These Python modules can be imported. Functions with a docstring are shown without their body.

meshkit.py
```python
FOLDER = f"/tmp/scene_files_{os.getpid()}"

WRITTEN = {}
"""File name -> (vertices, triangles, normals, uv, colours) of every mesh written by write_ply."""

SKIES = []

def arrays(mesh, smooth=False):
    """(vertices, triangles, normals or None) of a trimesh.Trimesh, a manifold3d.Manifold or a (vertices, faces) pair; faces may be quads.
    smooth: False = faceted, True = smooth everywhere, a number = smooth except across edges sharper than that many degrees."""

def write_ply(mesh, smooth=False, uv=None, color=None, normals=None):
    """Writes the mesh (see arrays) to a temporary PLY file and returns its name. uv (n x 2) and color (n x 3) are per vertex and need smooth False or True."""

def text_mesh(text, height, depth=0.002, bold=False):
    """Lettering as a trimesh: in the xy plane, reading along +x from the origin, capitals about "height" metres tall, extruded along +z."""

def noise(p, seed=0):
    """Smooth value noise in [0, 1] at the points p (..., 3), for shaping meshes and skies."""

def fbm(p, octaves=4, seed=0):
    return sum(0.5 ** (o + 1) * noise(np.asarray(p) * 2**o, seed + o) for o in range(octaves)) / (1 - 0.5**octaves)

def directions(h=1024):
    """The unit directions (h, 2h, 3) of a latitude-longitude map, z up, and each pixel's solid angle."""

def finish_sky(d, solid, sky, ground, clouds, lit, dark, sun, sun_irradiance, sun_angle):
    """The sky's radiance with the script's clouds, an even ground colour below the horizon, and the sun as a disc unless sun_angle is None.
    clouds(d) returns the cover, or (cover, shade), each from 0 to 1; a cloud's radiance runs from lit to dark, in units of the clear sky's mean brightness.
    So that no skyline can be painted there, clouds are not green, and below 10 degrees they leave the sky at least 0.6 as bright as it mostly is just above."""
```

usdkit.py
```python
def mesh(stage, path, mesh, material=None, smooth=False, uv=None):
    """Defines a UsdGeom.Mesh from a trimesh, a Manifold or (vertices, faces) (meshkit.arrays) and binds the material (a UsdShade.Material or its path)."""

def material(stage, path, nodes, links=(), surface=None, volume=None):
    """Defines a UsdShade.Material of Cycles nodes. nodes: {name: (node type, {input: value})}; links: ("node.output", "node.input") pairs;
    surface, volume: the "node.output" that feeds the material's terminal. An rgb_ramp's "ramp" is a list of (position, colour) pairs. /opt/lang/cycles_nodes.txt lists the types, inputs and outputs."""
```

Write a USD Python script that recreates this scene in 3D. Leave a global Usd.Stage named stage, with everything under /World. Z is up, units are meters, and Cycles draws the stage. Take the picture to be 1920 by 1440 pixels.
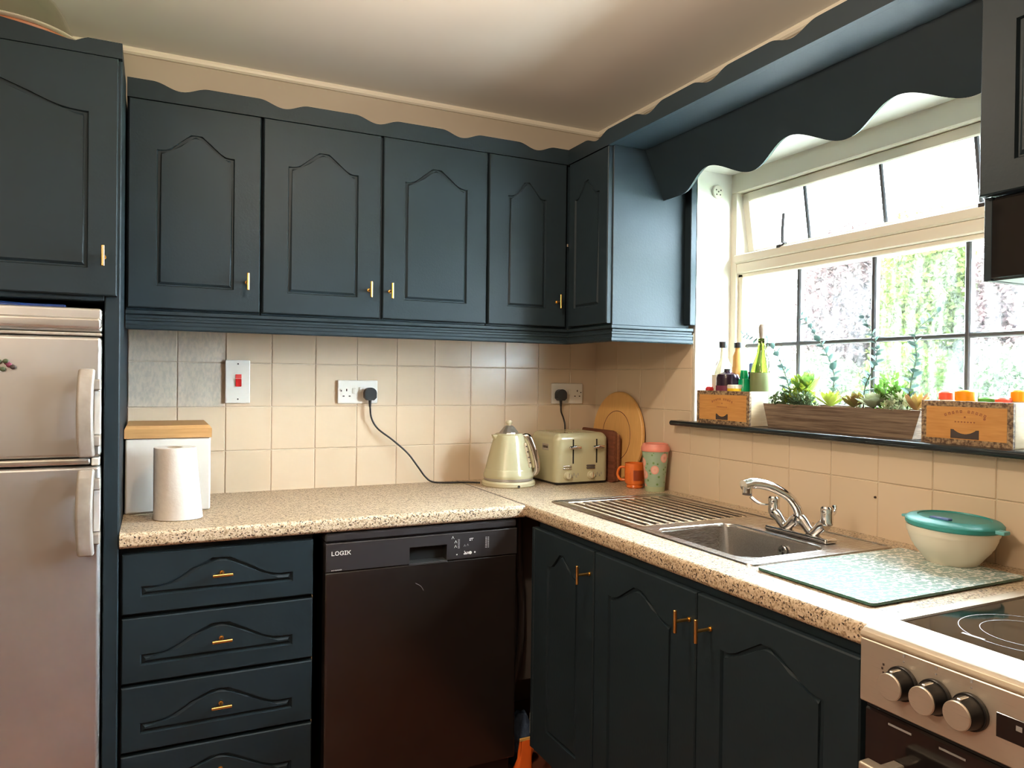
import math, random
import numpy as np, trimesh, shapely
import manifold3d as m3
from shapely.geometry import Polygon, box as sbox
from shapely import affinity
import usdkit, meshkit
from pxr import Usd, UsdGeom, UsdLux, UsdShade, Gf, Sdf

rng = random.Random(11)
nr = np.random.default_rng(11)
PI = math.pi
stage = Usd.Stage.CreateInMemory()
UsdGeom.SetStageUpAxis(stage, 'Z'); UsdGeom.SetStageMetersPerUnit(stage, 1.0)
UsdGeom.Xform.Define(stage, '/World'); UsdGeom.Scope.Define(stage, '/World/Looks')

# ---------------------------------------------------------------- camera, sky, lamp, exposure
EXPOSURE = 0.0
SKY = 32.0
LAMP = 730.0
UNSEEN_GLOBE = 80.0
cam = UsdGeom.Camera.Define(stage, '/World/camera')
cam.AddTransformOp().Set(Gf.Matrix4d(
    0.9000263673840732, -0.4356762120535438, 0.011780333785806486, 0,
    -0.007279475946203958, 0.011998482353978806, 0.9999015179762205, 0,
    -0.4357746519055211, -0.9000234856223902, 0.00762745598119642, 0,
    -1.705667723707975, -2.697431112322566, 1.3108496153828444, 1))
cam.CreateHorizontalApertureAttr(36.0); cam.CreateVerticalApertureAttr(27.0)
cam.CreateFocalLengthAttr(36.0 * 1391.33 / 1920)
cam.CreateClippingRangeAttr((0.02, 200.0))
cam.CreateExposureAttr(EXPOSURE)
sky = UsdLux.DomeLight.Define(stage, '/World/overcast_sky')
sky.CreateColorAttr(Gf.Vec3f(0.76, 0.89, 1.0)); sky.CreateIntensityAttr(SKY)
lamp = UsdLux.SphereLight.Define(stage, '/World/lamp_light')  # unseen bulb, out of view, lights the tiles and the ceiling
lamp.CreateRadiusAttr(0.032); lamp.CreateIntensityAttr(LAMP); lamp.CreateColorAttr(Gf.Vec3f(1.0, 0.80, 0.60))
LX, LY, LZ = -1.235, -1.34, 2.10
lamp.AddTranslateOp().Set(Gf.Vec3d(LX, LY, LZ))

globe = UsdLux.SphereLight.Define(stage, '/World/globe_light')  # unseen globe, out of view, lifts light on fridge, sink doors and window wall
globe.CreateRadiusAttr(0.12); globe.CreateIntensityAttr(UNSEEN_GLOBE); globe.CreateColorAttr(Gf.Vec3f(1.0, 0.80, 0.60))
GX, GY, GZ = -2.72, -2.45, 1.98
globe.AddTranslateOp().Set(Gf.Vec3d(GX, GY, GZ))

# ---------------------------------------------------------------- materials
LK = '/World/Looks/'
M = {}
def mat(name, nodes, links, surface='p.BSDF'):
    M[name] = usdkit.material(stage, LK + name, nodes, links, surface=surface)
def plain(name, col, rough=0.5, metal=0.0, **kw):
    mat(name, {'p': ('principled_bsdf', {'base_color': col, 'roughness': rough, 'metallic': metal, **kw})}, [])
def mottled(name, c1, c2, scale=8.0, rough=0.5, metal=0.0, bump=0.0, bscale=60.0, detail=3.0, stretch=(1, 1, 1), lo=0.35, hi=0.65, **kw):
    n = {'g': ('geometry', {}), 'mp': ('mapping', {'scale': stretch}),
         'n': ('noise_texture', {'scale': scale, 'detail': detail}),
         'r': ('rgb_ramp', {'ramp': [(0, c1), (lo, c1), (hi, c2), (1, c2)]}),
         'p': ('principled_bsdf', {'roughness': rough, 'metallic': metal, **kw})}
    l = [('g.position', 'mp.vector'), ('mp.vector', 'n.vector'), ('n.fac', 'r.fac'), ('r.color', 'p.base_color')]
    if bump:
        n['n2'] = ('noise_texture', {'scale': bscale, 'detail': 2.0}); n['b'] = ('bump', {'strength': bump, 'distance': 0.002})
        l += [('mp.vector', 'n2.vector'), ('n2.fac', 'b.height'), ('b.normal', 'p.normal')]
    mat(name, n, l)

TEAL1, TEAL2 = (0.0125, 0.0220, 0.0280), (0.014, 0.0240, 0.0305)
mottled('teal_paint', TEAL1, TEAL2, 5, 0.52, bump=0.12, bscale=140, specular_ior_level=0.20)
mottled('ceiling_paint', (0.86, 0.835, 0.79), (0.87, 0.85, 0.805), 2, 0.8, bump=0.15, bscale=40)
mottled('wall_paint', (0.44, 0.385, 0.31), (0.46, 0.405, 0.325), 3, 0.7, bump=0.15, bscale=50)
mottled('reveal_paint', (0.78, 0.79, 0.74), (0.80, 0.81, 0.76), 3, 0.6)
plain('trim_paint', (0.78, 0.73, 0.62), 0.45)
mottled('grout', (0.56, 0.46, 0.34), (0.66, 0.56, 0.43), 12, 0.8)
def tilemat(name, a, b, rough=0.24):
    mat(name, {'o': ('object_info', {}), 'r': ('rgb_ramp', {'ramp': [(0, a), (1, b)]}), 'g': ('geometry', {}),
        'n': ('noise_texture', {'scale': 14.0, 'detail': 2.0}), 'b': ('bump', {'strength': 0.10, 'distance': 0.004}),
        'p': ('principled_bsdf', {'roughness': rough, 'specular_ior_level': 0.4})},
        [('o.random', 'r.fac'), ('r.color', 'p.base_color'), ('g.position', 'n.vector'), ('n.fac', 'b.height'), ('b.normal', 'p.normal')])
tilemat('tile_glaze', (0.655, 0.525, 0.375), (0.685, 0.55, 0.40))
mottled('tile_crazed', (0.55, 0.485, 0.395), (0.67, 0.575, 0.455), 85, 0.35, detail=9, lo=0.34, hi=0.62, stretch=(1.6, 1, 0.7))
# speckled laminate worktop
mat('worktop_laminate', {'g': ('geometry', {}), 'v': ('voronoi_texture', {'scale': 300.0}), 's': ('separate_color', {}),
    'r': ('rgb_ramp', {'ramp': [(0, (0.07, 0.052, 0.038)), (0.07, (0.08, 0.058, 0.042)), (0.10, (0.30, 0.21, 0.13)), (0.40, (0.47, 0.355, 0.225)), (0.45, (0.58, 0.465, 0.325)), (1, (0.70, 0.565, 0.41))]}),
    'p': ('principled_bsdf', {'roughness': 0.30})},
    [('g.position', 'v.vector'), ('v.color', 's.color'), ('s.r', 'r.fac'), ('r.color', 'p.base_color')])
def brushed(name, c, rough, stretch, metal=1.0):
    mat(name, {'g': ('geometry', {}), 'mp': ('mapping', {'scale': stretch}), 'n': ('noise_texture', {'scale': 30.0, 'detail': 4.0}),
        'r': ('map_range', {'from_min': 0.3, 'from_max': 0.7, 'to_min': rough - 0.07, 'to_max': rough + 0.09}),
        'p': ('principled_bsdf', {'base_color': c, 'metallic': metal})},
        [('g.position', 'mp.vector'), ('mp.vector', 'n.vector'), ('n.fac', 'r.value'), ('r.result', 'p.roughness')])
brushed('sink_steel', (0.60, 0.57, 0.54), 0.27, (1, 40, 40))
brushed('cooker_steel', (0.66, 0.58, 0.48), 0.40, (40, 1, 40), 0.75)
mottled('fridge_silver', (0.50, 0.50, 0.49), (0.56, 0.56, 0.545), 6, 0.40, metal=0.8, detail=6)
mottled('fridge_grey', (0.33, 0.30, 0.26), (0.42, 0.385, 0.34), 22, 0.5, metal=0.25, detail=6)
plain('fridge_trim', (0.66, 0.64, 0.60), 0.25, 0.8)
plain('chrome', (0.75, 0.74, 0.74), 0.08, 1.0)
plain('brass', (0.83, 0.52, 0.17), 0.30, 1.0)
plain('trim_steel', (0.52, 0.43, 0.32), 0.34, 0.25, specular_ior_level=0.35)
plain('black_plastic', (0.012, 0.011, 0.011), 0.4)
mottled('appliance_black', (0.013, 0.0095, 0.0085), (0.015, 0.011, 0.0095), 9, 0.20, bump=0.05, bscale=200, specular_ior_level=0.9)
plain('appliance_panel', (0.030, 0.027, 0.028), 0.32)
plain('hob_glass', (0.010, 0.009, 0.009), 0.06, specular_ior_level=0.6)
plain('oven_glass', (0.012, 0.010, 0.010), 0.10)
plain('void_black', (0.004, 0.004, 0.004), 0.7)  # black that paints in the shade of gaps, slots and hollows
plain('white_plastic', (0.78, 0.75, 0.68), 0.35)
plain('white_print', (0.75, 0.74, 0.72), 0.5)
plain('grey_print', (0.30, 0.29, 0.29), 0.5)
plain('dark_print', (0.05, 0.035, 0.03), 0.6)
plain('red_plastic', (0.55, 0.02, 0.02), 0.3)
plain('red_neon', (0.80, 0.10, 0.09), 0.25)
mottled('paper', (0.68, 0.64, 0.59), (0.72, 0.68, 0.63), 60, 0.9, bump=0.25, bscale=110)
plain('card', (0.40, 0.31, 0.21), 0.85)
plain('bin_white', (0.74, 0.70, 0.63), 0.35)
def wood(name, a, b, stretch, scale=6.0, rough=0.5, bump=0.1):
    mottled(name, a, b, scale, rough, bump=bump, bscale=scale * 3, detail=5, stretch=stretch, lo=0.3, hi=0.7)
wood('oak', (0.44, 0.235, 0.085), (0.56, 0.32, 0.13), (2, 14, 30))
wood('bamboo', (0.74, 0.41, 0.13), (0.82, 0.47, 0.165), (8, 40, 3))
wood('walnut_light', (0.30, 0.13, 0.06), (0.42, 0.20, 0.10), (30, 2, 20))
wood('walnut', (0.13, 0.042, 0.022), (0.24, 0.085, 0.045), (30, 2, 20))
wood('crate_front', (0.50, 0.22, 0.055), (0.60, 0.29, 0.085), (2, 3, 30))
wood('crate_side', (0.66, 0.50, 0.30), (0.74, 0.58, 0.37), (3, 3, 30))
mottled('crate_border', (0.085, 0.045, 0.025), (0.40, 0.28, 0.16), 150, 0.6, detail=3, lo=0.38, hi=0.66)
wood('trough_wood', (0.085, 0.052, 0.033), (0.24, 0.17, 0.115), (3, 1.2, 26), 7.0, 0.8, 0.4)
mottled('soil', (0.02, 0.013, 0.008), (0.06, 0.04, 0.025), 80, 0.95)
plain('enamel_green', (0.53, 0.505, 0.325), 0.16, coat_weight=0.5)
plain('enamel_cream', (0.63, 0.59, 0.40), 0.22)
plain('kettle_window', (0.62, 0.50, 0.34), 0.12)
plain('orange_ceramic', (0.72, 0.16, 0.025), 0.22)
plain('orange_dark', (0.30, 0.05, 0.012), 0.4)
plain('pink_rubber', (0.80, 0.27, 0.20), 0.4)
# floral travel cup
mat('cup_print', {'g': ('geometry', {}), 'v': ('voronoi_texture', {'scale': 24.0, 'randomness': 1.0}), 'v2': ('voronoi_texture', {'scale': 62.0}), 'n': ('noise_texture', {'scale': 90.0}),
    'r2': ('rgb_ramp', {'ramp': [(0, (0.12, 0.22, 0.07)), (0.24, (0.16, 0.28, 0.09)), (0.27, (0.33, 0.45, 0.31)), (1, (0.36, 0.48, 0.35))]}),
    'r1': ('rgb_ramp', {'ramp': [(0, (1, 1, 1)), (0.40, (1, 1, 1)), (0.43, (0, 0, 0)), (1, (0, 0, 0))]}),
    'r3': ('rgb_ramp', {'ramp': [(0, (0.62, 0.12, 0.10)), (0.10, (0.80, 0.34, 0.27)), (0.25, (0.86, 0.52, 0.42)), (0.42, (0.80, 0.30, 0.24)), (1, (0.7, 0.2, 0.2))]}),
    'm': ('mix_color', {}), 'p': ('principled_bsdf', {'roughness': 0.35})},
    [('g.position', 'v.vector'), ('g.position', 'v2.vector'), ('v2.distance', 'r2.fac'), ('v.distance', 'r1.fac'), ('v.distance', 'r3.fac'),
     ('r1.color', 'm.fac'), ('r2.color', 'm.a'), ('r3.color', 'm.b'), ('m.result', 'p.base_color')])
# patterned glass chopping board
mat('board_print', {'g': ('geometry', {}), 'mp': ('mapping', {'rotation': (0, 0, 0.75), 'scale': (1, 1, 1)}),
    'w': ('wave_texture', {'wave_type': 'rings', 'rings_direction': 'z', 'scale': 14.0, 'distortion': 9.0, 'detail': 2.0, 'detail_scale': 4.5}),
    'r': ('rgb_ramp', {'ramp': [(0, (0.30, 0.43, 0.40)), (0.62, (0.33, 0.46, 0.43)), (0.72, (0.74, 0.80, 0.76)), (1, (0.80, 0.85, 0.81))]}),
    'p': ('principled_bsdf', {'roughness': 0.12})},
    [('g.position', 'mp.vector'), ('mp.vector', 'w.vector'), ('w.fac', 'r.fac'), ('r.color', 'p.base_color')])
plain('board_edge', (0.05, 0.14, 0.11), 0.1)
plain('teal_silicone', (0.035, 0.28, 0.26), 0.4)
plain('teal_pale', (0.15, 0.45, 0.46), 0.4)
plain('bowl_cream', (0.82, 0.755, 0.62), 0.35)
plain('frame_paint', (0.74, 0.71, 0.61), 0.4)
plain('lead_bar', (0.055, 0.058, 0.065), 0.45)
plain('iron_dark', (0.05, 0.045, 0.045), 0.4, 0.6)
mottled('sill_gloss', (0.013, 0.018, 0.020), (0.017, 0.022, 0.024), 12, 0.22, bump=0.1, bscale=60)
def leafmat(name, a, b, tr=0.35, rough=0.5):
    mat(name, {'g': ('geometry', {}), 'o': ('object_info', {}), 'ad': ('math', {'math_type': 'add'}), 'fr': ('math', {'math_type': 'fraction'}),
        'r': ('rgb_ramp', {'ramp': [(0, a), (1, b)]}), 'p': ('principled_bsdf', {'roughness': 0.7, 'specular_ior_level': 0.08}), 't': ('translucent_bsdf', {}), 'mx': ('mix_closure', {'fac': tr})},
        [('g.random_per_island', 'ad.value1'), ('o.random', 'ad.value2'), ('ad.value', 'fr.value1'), ('fr.value', 'r.fac'), ('r.color', 'p.base_color'), ('r.color', 't.color'), ('p.BSDF', 'mx.closure1'), ('t.BSDF', 'mx.closure2')], surface='mx.closure')
leafmat('leaf_eucalyptus', (0.045, 0.080, 0.070), (0.09, 0.135, 0.12), 0.12)
leafmat('leaf_lime', (0.22, 0.29, 0.030), (0.34, 0.38, 0.065), 0.15)
leafmat('leaf_green', (0.09, 0.19, 0.035), (0.20, 0.31, 0.07), 0.18)
leafmat('leaf_sage', (0.10, 0.15, 0.075), (0.22, 0.26, 0.15), 0.15)
leafmat('leaf_rust', (0.11, 0.045, 0.020), (0.16, 0.14, 0.030), 0.12)
leafmat('leaf_pale', (0.38, 0.44, 0.24), (0.52, 0.57, 0.38), 0.15)
leafmat('leaf_blush', (0.20, 0.075, 0.045), (0.26, 0.22, 0.045), 0.12)
leafmat('hedge_green', (0.024, 0.046, 0.005), (0.066, 0.084, 0.014), 0.4)
leafmat('hedge_red', (0.050, 0.029, 0.027), (0.074, 0.050, 0.044), 0.35)
leafmat('hedge_grey', (0.026, 0.042, 0.018), (0.048, 0.064, 0.033), 0.35)
mottled('lawn', (0.08, 0.13, 0.03), (0.13, 0.18, 0.05), 3, 0.9)
mottled('unseen_paving', (0.62, 0.60, 0.56), (0.70, 0.68, 0.64), 6, 0.9)
plain('bark', (0.10, 0.07, 0.05), 0.9)
plain('stem_green', (0.05, 0.07, 0.03), 0.6)
def clear_glass(name, tint, haze=0.0, rough=0.02):
    mat(name, {'t': ('transparent_bsdf', {'color': tint}), 'gl': ('glossy_bsdf', {'roughness': rough, 'color': (1, 1, 1)}), 'lw': ('layer_weight', {'blend': 0.5}), 'pw': ('math', {'math_type': 'power', 'value2': 5.0}), 'f': ('math', {'math_type': 'multiply_add', 'value2': 0.9, 'value3': 0.04}), 'm': ('mix_closure', {})},
        [('lw.facing', 'pw.value1'), ('pw.value', 'f.value1'), ('f.value', 'm.fac'), ('t.BSDF', 'm.closure1'), ('gl.BSDF', 'm.closure2')], surface='m.closure')
clear_glass('dome_glass', (0.93, 0.93, 0.88), rough=0.08)
# rain-streaked window pane: milky vertical wet-film streaks, plus a pale veil imitating overexposed haze
mat('window_glass', {'g': ('geometry', {}), 'mp': ('mapping', {'scale': (1, 1, 0.10)}), 'n': ('noise_texture', {'scale': 55.0, 'detail': 4.0}), 'r': ('map_range', {'from_min': 0.35, 'from_max': 0.7, 'to_min': 0.003, 'to_max': 0.016, 'clamp': True}),
    't': ('transparent_bsdf', {'color': (0.96, 0.98, 0.97)}), 'tl': ('translucent_bsdf', {'color': (0.92, 0.96, 0.94)}), 'mx': ('mix_closure', {}),
    'gl': ('glossy_bsdf', {'roughness': 0.03, 'color': (1, 1, 1)}), 'lw': ('layer_weight', {'blend': 0.5}), 'pw': ('math', {'math_type': 'power', 'value2': 5.0}), 'f': ('math', {'math_type': 'multiply_add', 'value2': 0.9, 'value3': 0.035}), 'm': ('mix_closure', {})},
    [('g.position', 'mp.vector'), ('mp.vector', 'n.vector'), ('n.fac', 'r.value'), ('r.result', 'mx.fac'), ('t.BSDF', 'mx.closure1'), ('tl.BSDF', 'mx.closure2'),
     ('lw.facing', 'pw.value1'), ('pw.value', 'f.value1'), ('f.value', 'm.fac'), ('mx.closure', 'm.closure1'), ('gl.BSDF', 'm.closure2')], surface='m.closure')
plain('bottle_green', (0.15, 0.20, 0.03), 0.06, transmission_weight=0.85)
plain('bottle_olive', (0.30, 0.36, 0.17), 0.3, transmission_weight=0.35)
plain('bottle_clear', (0.92, 0.94, 0.90), 0.05, transmission_weight=0.9)
plain('bottle_dark', (0.022, 0.010, 0.020), 0.15)
plain('bottle_jade', (0.0, 0.30, 0.12), 0.25)
plain('label_plum', (0.16, 0.025, 0.06), 0.6)
plain('label_cream', (0.76, 0.72, 0.62), 0.6)
plain('label_navy', (0.02, 0.025, 0.06), 0.6)
plain('amber', (0.62, 0.33, 0.09), 0.3)
plain('yellow_plastic', (0.85, 0.55, 0.01), 0.35)
plain('blue_plastic', (0.10, 0.18, 0.42), 0.4)
plain('orange_plastic', (0.90, 0.30, 0.0), 0.35)
plain('coral_plastic', (0.78, 0.10, 0.05), 0.35)
plain('green_plastic', (0.10, 0.33, 0.05), 0.35)
plain('grey_rubber', (0.10, 0.085, 0.08), 0.5)
plain('pale_panel', (0.15, 0.128, 0.112), 0.6)
plain('blue_cloth', (0.09, 0.14, 0.24), 0.9)
plain('orange_film', (0.80, 0.14, 0.02), 0.3)
plain('yellow_film', (0.72, 0.42, 0.12), 0.3)
plain('blue_film', (0.015, 0.05, 0.22), 0.3)
mat('quarry_tile', {'o': ('object_info', {}), 'r': ('rgb_ramp', {'ramp': [(0, (0.22, 0.066, 0.036)), (1, (0.29, 0.090, 0.050))]}), 'g': ('geometry', {}), 'n': ('noise_texture', {'scale': 25.0}), 'b': ('bump', {'strength': 0.2, 'distance': 0.003}),
    'p': ('principled_bsdf', {'roughness': 0.38})}, [('o.random', 'r.fac'), ('r.color', 'p.base_color'), ('g.position', 'n.vector'), ('n.fac', 'b.height'), ('b.normal', 'p.normal')])
mat('floor_base', {'g': ('geometry', {}), 'k': ('brick_texture', {'offset': 0.0, 'color1': (0.24, 0.074, 0.042), 'color2': (0.28, 0.088, 0.050), 'mortar': (0.05, 0.035, 0.028), 'scale': 1.0, 'mortar_size': 0.004, 'brick_width': 0.2, 'row_height': 0.2}),
    'p': ('principled_bsdf', {'roughness': 0.42})}, [('g.position', 'k.vector'), ('k.color', 'p.base_color')])
plain('ceramic_white', (0.62, 0.57, 0.48), 0.25)
wood('tray_wood', (0.24, 0.075, 0.03), (0.36, 0.13, 0.05), (3, 3, 20))
plain('outer_render', (0.6, 0.58, 0.53), 0.9)
plain('lamp_white', (0.8, 0.8, 0.78), 0.5)

# ---------------------------------------------------------------- scene helpers
used, OFF = {}, {}
def numbered(parent, name):
    k = (parent, name); n = used.get(k, 0); used[k] = n + 1
    return name if n == 0 else f'{name}_{n:03d}'
def tag(prim, label=None, cat=None, group=None, kind=None):
    for k, v in (('label', label), ('category', cat), ('group', group), ('kind', kind)):
        if v: prim.SetCustomDataByKey(k, v)
    return prim
def thing(name, label, cat, loc=(0, 0, 0), group=None, kind=None):
    p = '/World/' + numbered('/World', name)
    x = UsdGeom.Xform.Define(stage, p); x.AddTranslateOp().Set(Gf.Vec3d(*map(float, loc)))
    OFF[p] = np.array(loc, float); tag(x.GetPrim(), label, cat, group, kind)
    return p
def cat(ms):
    vs, fs, n = [], [], 0
    for m in ms:
        v, f, _ = meshkit.arrays(m); vs.append(v); fs.append(f + n); n += len(v)
    return trimesh.Trimesh(np.vstack(vs), np.vstack(fs), process=False)
def part(parent, name, m, material, smooth=30, label=None, kind=None):
    """A mesh under parent; m is in world coordinates."""
    if isinstance(m, list): m = cat(m)
    v, f, _ = meshkit.arrays(m)
    p = parent + '/' + numbered(parent, name); OFF[p] = OFF[parent]
    g = usdkit.mesh(stage, p, (v - OFF[parent], f), M[material], smooth=smooth)
    tag(g.GetPrim(), label, kind=kind)
    return p
def single(name, m, material, label, cat_, loc=None, smooth=30, group=None, kind=None):
    if isinstance(m, list): m = cat(m)
    v, f, _ = meshkit.arrays(m)
    if loc is None: loc = ((v[:, 0].min() + v[:, 0].max()) / 2, (v[:, 1].min() + v[:, 1].max()) / 2, v[:, 2].min())
    p = '/World/' + numbered('/World', name); OFF[p] = np.array(loc, float)
    g = usdkit.mesh(stage, p, (v - OFF[p], f), M[material], smooth=smooth); g.AddTranslateOp().Set(Gf.Vec3d(*map(float, loc)))
    tag(g.GetPrim(), label, cat_, group, kind)
    return p
def struct(name, m, material, label, cat_='room', smooth=False):
    return single(name, m, material, label, cat_, loc=(0, 0, 0), smooth=smooth, kind='structure')

# ---------------------------------------------------------------- mesh helpers
_c = np.array([[sx, sy, sz] for sx in (-1, 1) for sy in (-1, 1) for sz in (-1, 1)], float)
_pts = np.array([c * 1.0 for c in _c for _ in range(3)])
_ins = np.array([-c * (1 - np.eye(3)[k]) for c in _c for k in range(3)])
def _cham_faces():
    P = _pts + 0.2 * _ins
    h = trimesh.convex.convex_hull(P)
    idx = [int(np.argmin(np.linalg.norm(P - v, axis=1))) for v in h.vertices]
    return np.array(idx)[h.faces]
_CF = _cham_faces()
def bx(x0, y0, z0, x1, y1, z1, r=0.0015):
    a = np.array([min(x0, x1), min(y0, y1), min(z0, z1)], float); b = np.array([max(x0, x1), max(y0, y1), max(z0, z1)], float)
    h = (b - a) / 2; c = (a + b) / 2; r = min(r, h.min() * 0.45)
    return trimesh.Trimesh(c + _pts * h + _ins * r, _CF.copy(), process=False)
def rbox(x0, y0, z0, x1, y1, z1, r, n=24):
    a = np.minimum([x0, y0, z0], [x1, y1, z1]) + r; b = np.maximum([x0, y0, z0], [x1, y1, z1]) - r
    s = m3.Manifold.sphere(r, n)
    return m3.Manifold.batch_hull([s.translate([x, y, z]) for x in (a[0], b[0]) for y in (a[1], b[1]) for z in (a[2], b[2])])
def hullpts(P):
    return trimesh.convex.convex_hull(np.asarray(P, float))
def lathe(prof, c=(0, 0, 0), n=48):
    """prof: (r, z) from bottom to top."""
    prof = [(max(r, 0), z) for r, z in prof]
    m = trimesh.creation.revolve(np.array(prof, float), sections=n)
    m.apply_translation(c); return m
def frame(a):
    a = np.asarray(a, float) / np.linalg.norm(a); h = np.array([0, 0, 1.0]) if abs(a[2]) < 0.9 else np.array([1.0, 0, 0])
    u = np.cross(h, a); u /= np.linalg.norm(u); return u, np.cross(a, u), a
def cyl(p, q, r, r2=None, n=24, cham=0.0):
    p, q = np.array(p, float), np.array(q, float); L = np.linalg.norm(q - p); r2 = r if r2 is None else r2
    prof = [(0, 0), (r - cham, 0), (r, cham), (r2, L - cham), (r2 - cham, L), (0, L)] if cham else [(0, 0), (r, 0), (r2, L), (0, L)]
    m = trimesh.creation.revolve(np.array(prof, float), sections=n)
    u, v, a = frame(q - p); T = np.eye(4); T[:3, 0], T[:3, 1], T[:3, 2], T[:3, 3] = u, v, a, p
    m.apply_transform(T); return m
def spline(P, n=8):
    P = np.asarray(P, float); Q = np.vstack([2 * P[0] - P[1], P, 2 * P[-1] - P[-2]]); out = []
    for i in range(1, len(Q) - 2):
        for t in np.arange(n) / n:
            a, b, c, d = Q[i - 1], Q[i], Q[i + 1], Q[i + 2]
            out.append(0.5 * (2 * b + (c - a) * t + (2 * a - 5 * b + 4 * c - d) * t * t + (-a + 3 * b - 3 * c + d) * t ** 3))
    return np.array(out + [P[-1]])
def tube(P, r, n=10, smooth=8, flat=1.0):
    C = spline(P, smooth) if smooth else np.asarray(P, float)
    R = np.interp(np.linspace(0, 1, len(C)), np.linspace(0, 1, len(r)), r) if np.ndim(r) else np.full(len(C), r)
    Tn = np.gradient(C, axis=0); Tn /= np.linalg.norm(Tn, axis=1)[:, None]
    u, v, _ = frame(Tn[0]); V = []
    for i in range(len(C)):
        u = u - Tn[i] * (u @ Tn[i]); u /= np.linalg.norm(u); v = np.cross(Tn[i], u)
        th = np.arange(n) * 2 * PI / n
        V.append(C[i] + R[i] * (np.cos(th)[:, None] * u + flat * np.sin(th)[:, None] * v))
    V = np.vstack(V + [C[:1], C[-1:]]); F = []
    for i in range(len(C) - 1):
        for k in range(n):
            a, b, c, d = i * n + k, i * n + (k + 1) % n, (i + 1) * n + (k + 1) % n, (i + 1) * n + k
            F += [[a, b, c], [a, c, d]]
    e0, e1 = len(C) * n, len(C) * n + 1
    for k in range(n):
        F += [[e0, (k + 1) % n, k], [e1, (len(C) - 1) * n + k, (len(C) - 1) * n + (k + 1) % n]]
    return trimesh.Trimesh(V, np.array(F), process=False)
def tri(poly):
    v, f = trimesh.creation.triangulate_polygon(poly, engine='earcut'); v = np.asarray(v); f = np.asarray(f)
    a = v[f]; s = (a[:, 1, 0] - a[:, 0, 0]) * (a[:, 2, 1] - a[:, 0, 1]) - (a[:, 1, 1] - a[:, 0, 1]) * (a[:, 2, 0] - a[:, 0, 0])
    f[s < 0] = f[s < 0][:, ::-1]; return v, f
def relief(stack, fill=True):
    """stack: [(polygon, height)], each inside the one before; returns a sheet of rings (u, v, height)."""
    out = []
    for (P, h), (Q, g) in zip(stack, stack[1:]):
        P2 = Polygon(P.exterior) if P is not None else P; Q2 = Polygon(Q.exterior)
        v, f = tri(Polygon(P2.exterior.coords, [Q2.exterior.coords]))
        d = shapely.distance(shapely.points(v), P2.exterior)
        dq = shapely.distance(shapely.points(v), Q2.exterior)
        out.append(trimesh.Trimesh(np.column_stack([v, np.where(d <= dq, h, g)]), f, process=False))
    if fill:
        v, f = tri(stack[-1][0]); out.append(trimesh.Trimesh(np.column_stack([v, np.full(len(v), stack[-1][1])]), f, process=False))
    m = cat(out); m.merge_vertices(digits_vertex=6); return m
def place(m, o, U, V, N):
    m = m.copy(); T = np.eye(4); T[:3, 0], T[:3, 1], T[:3, 2], T[:3, 3] = U, V, N, o
    m.apply_transform(T); return m
def ext(poly, o, U, V, N, t):
    """Polygon in (U, V) from o extruded by t along N."""
    m = trimesh.creation.extrude_polygon(poly, t, engine='earcut'); return place(m, o, U, V, N)
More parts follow.
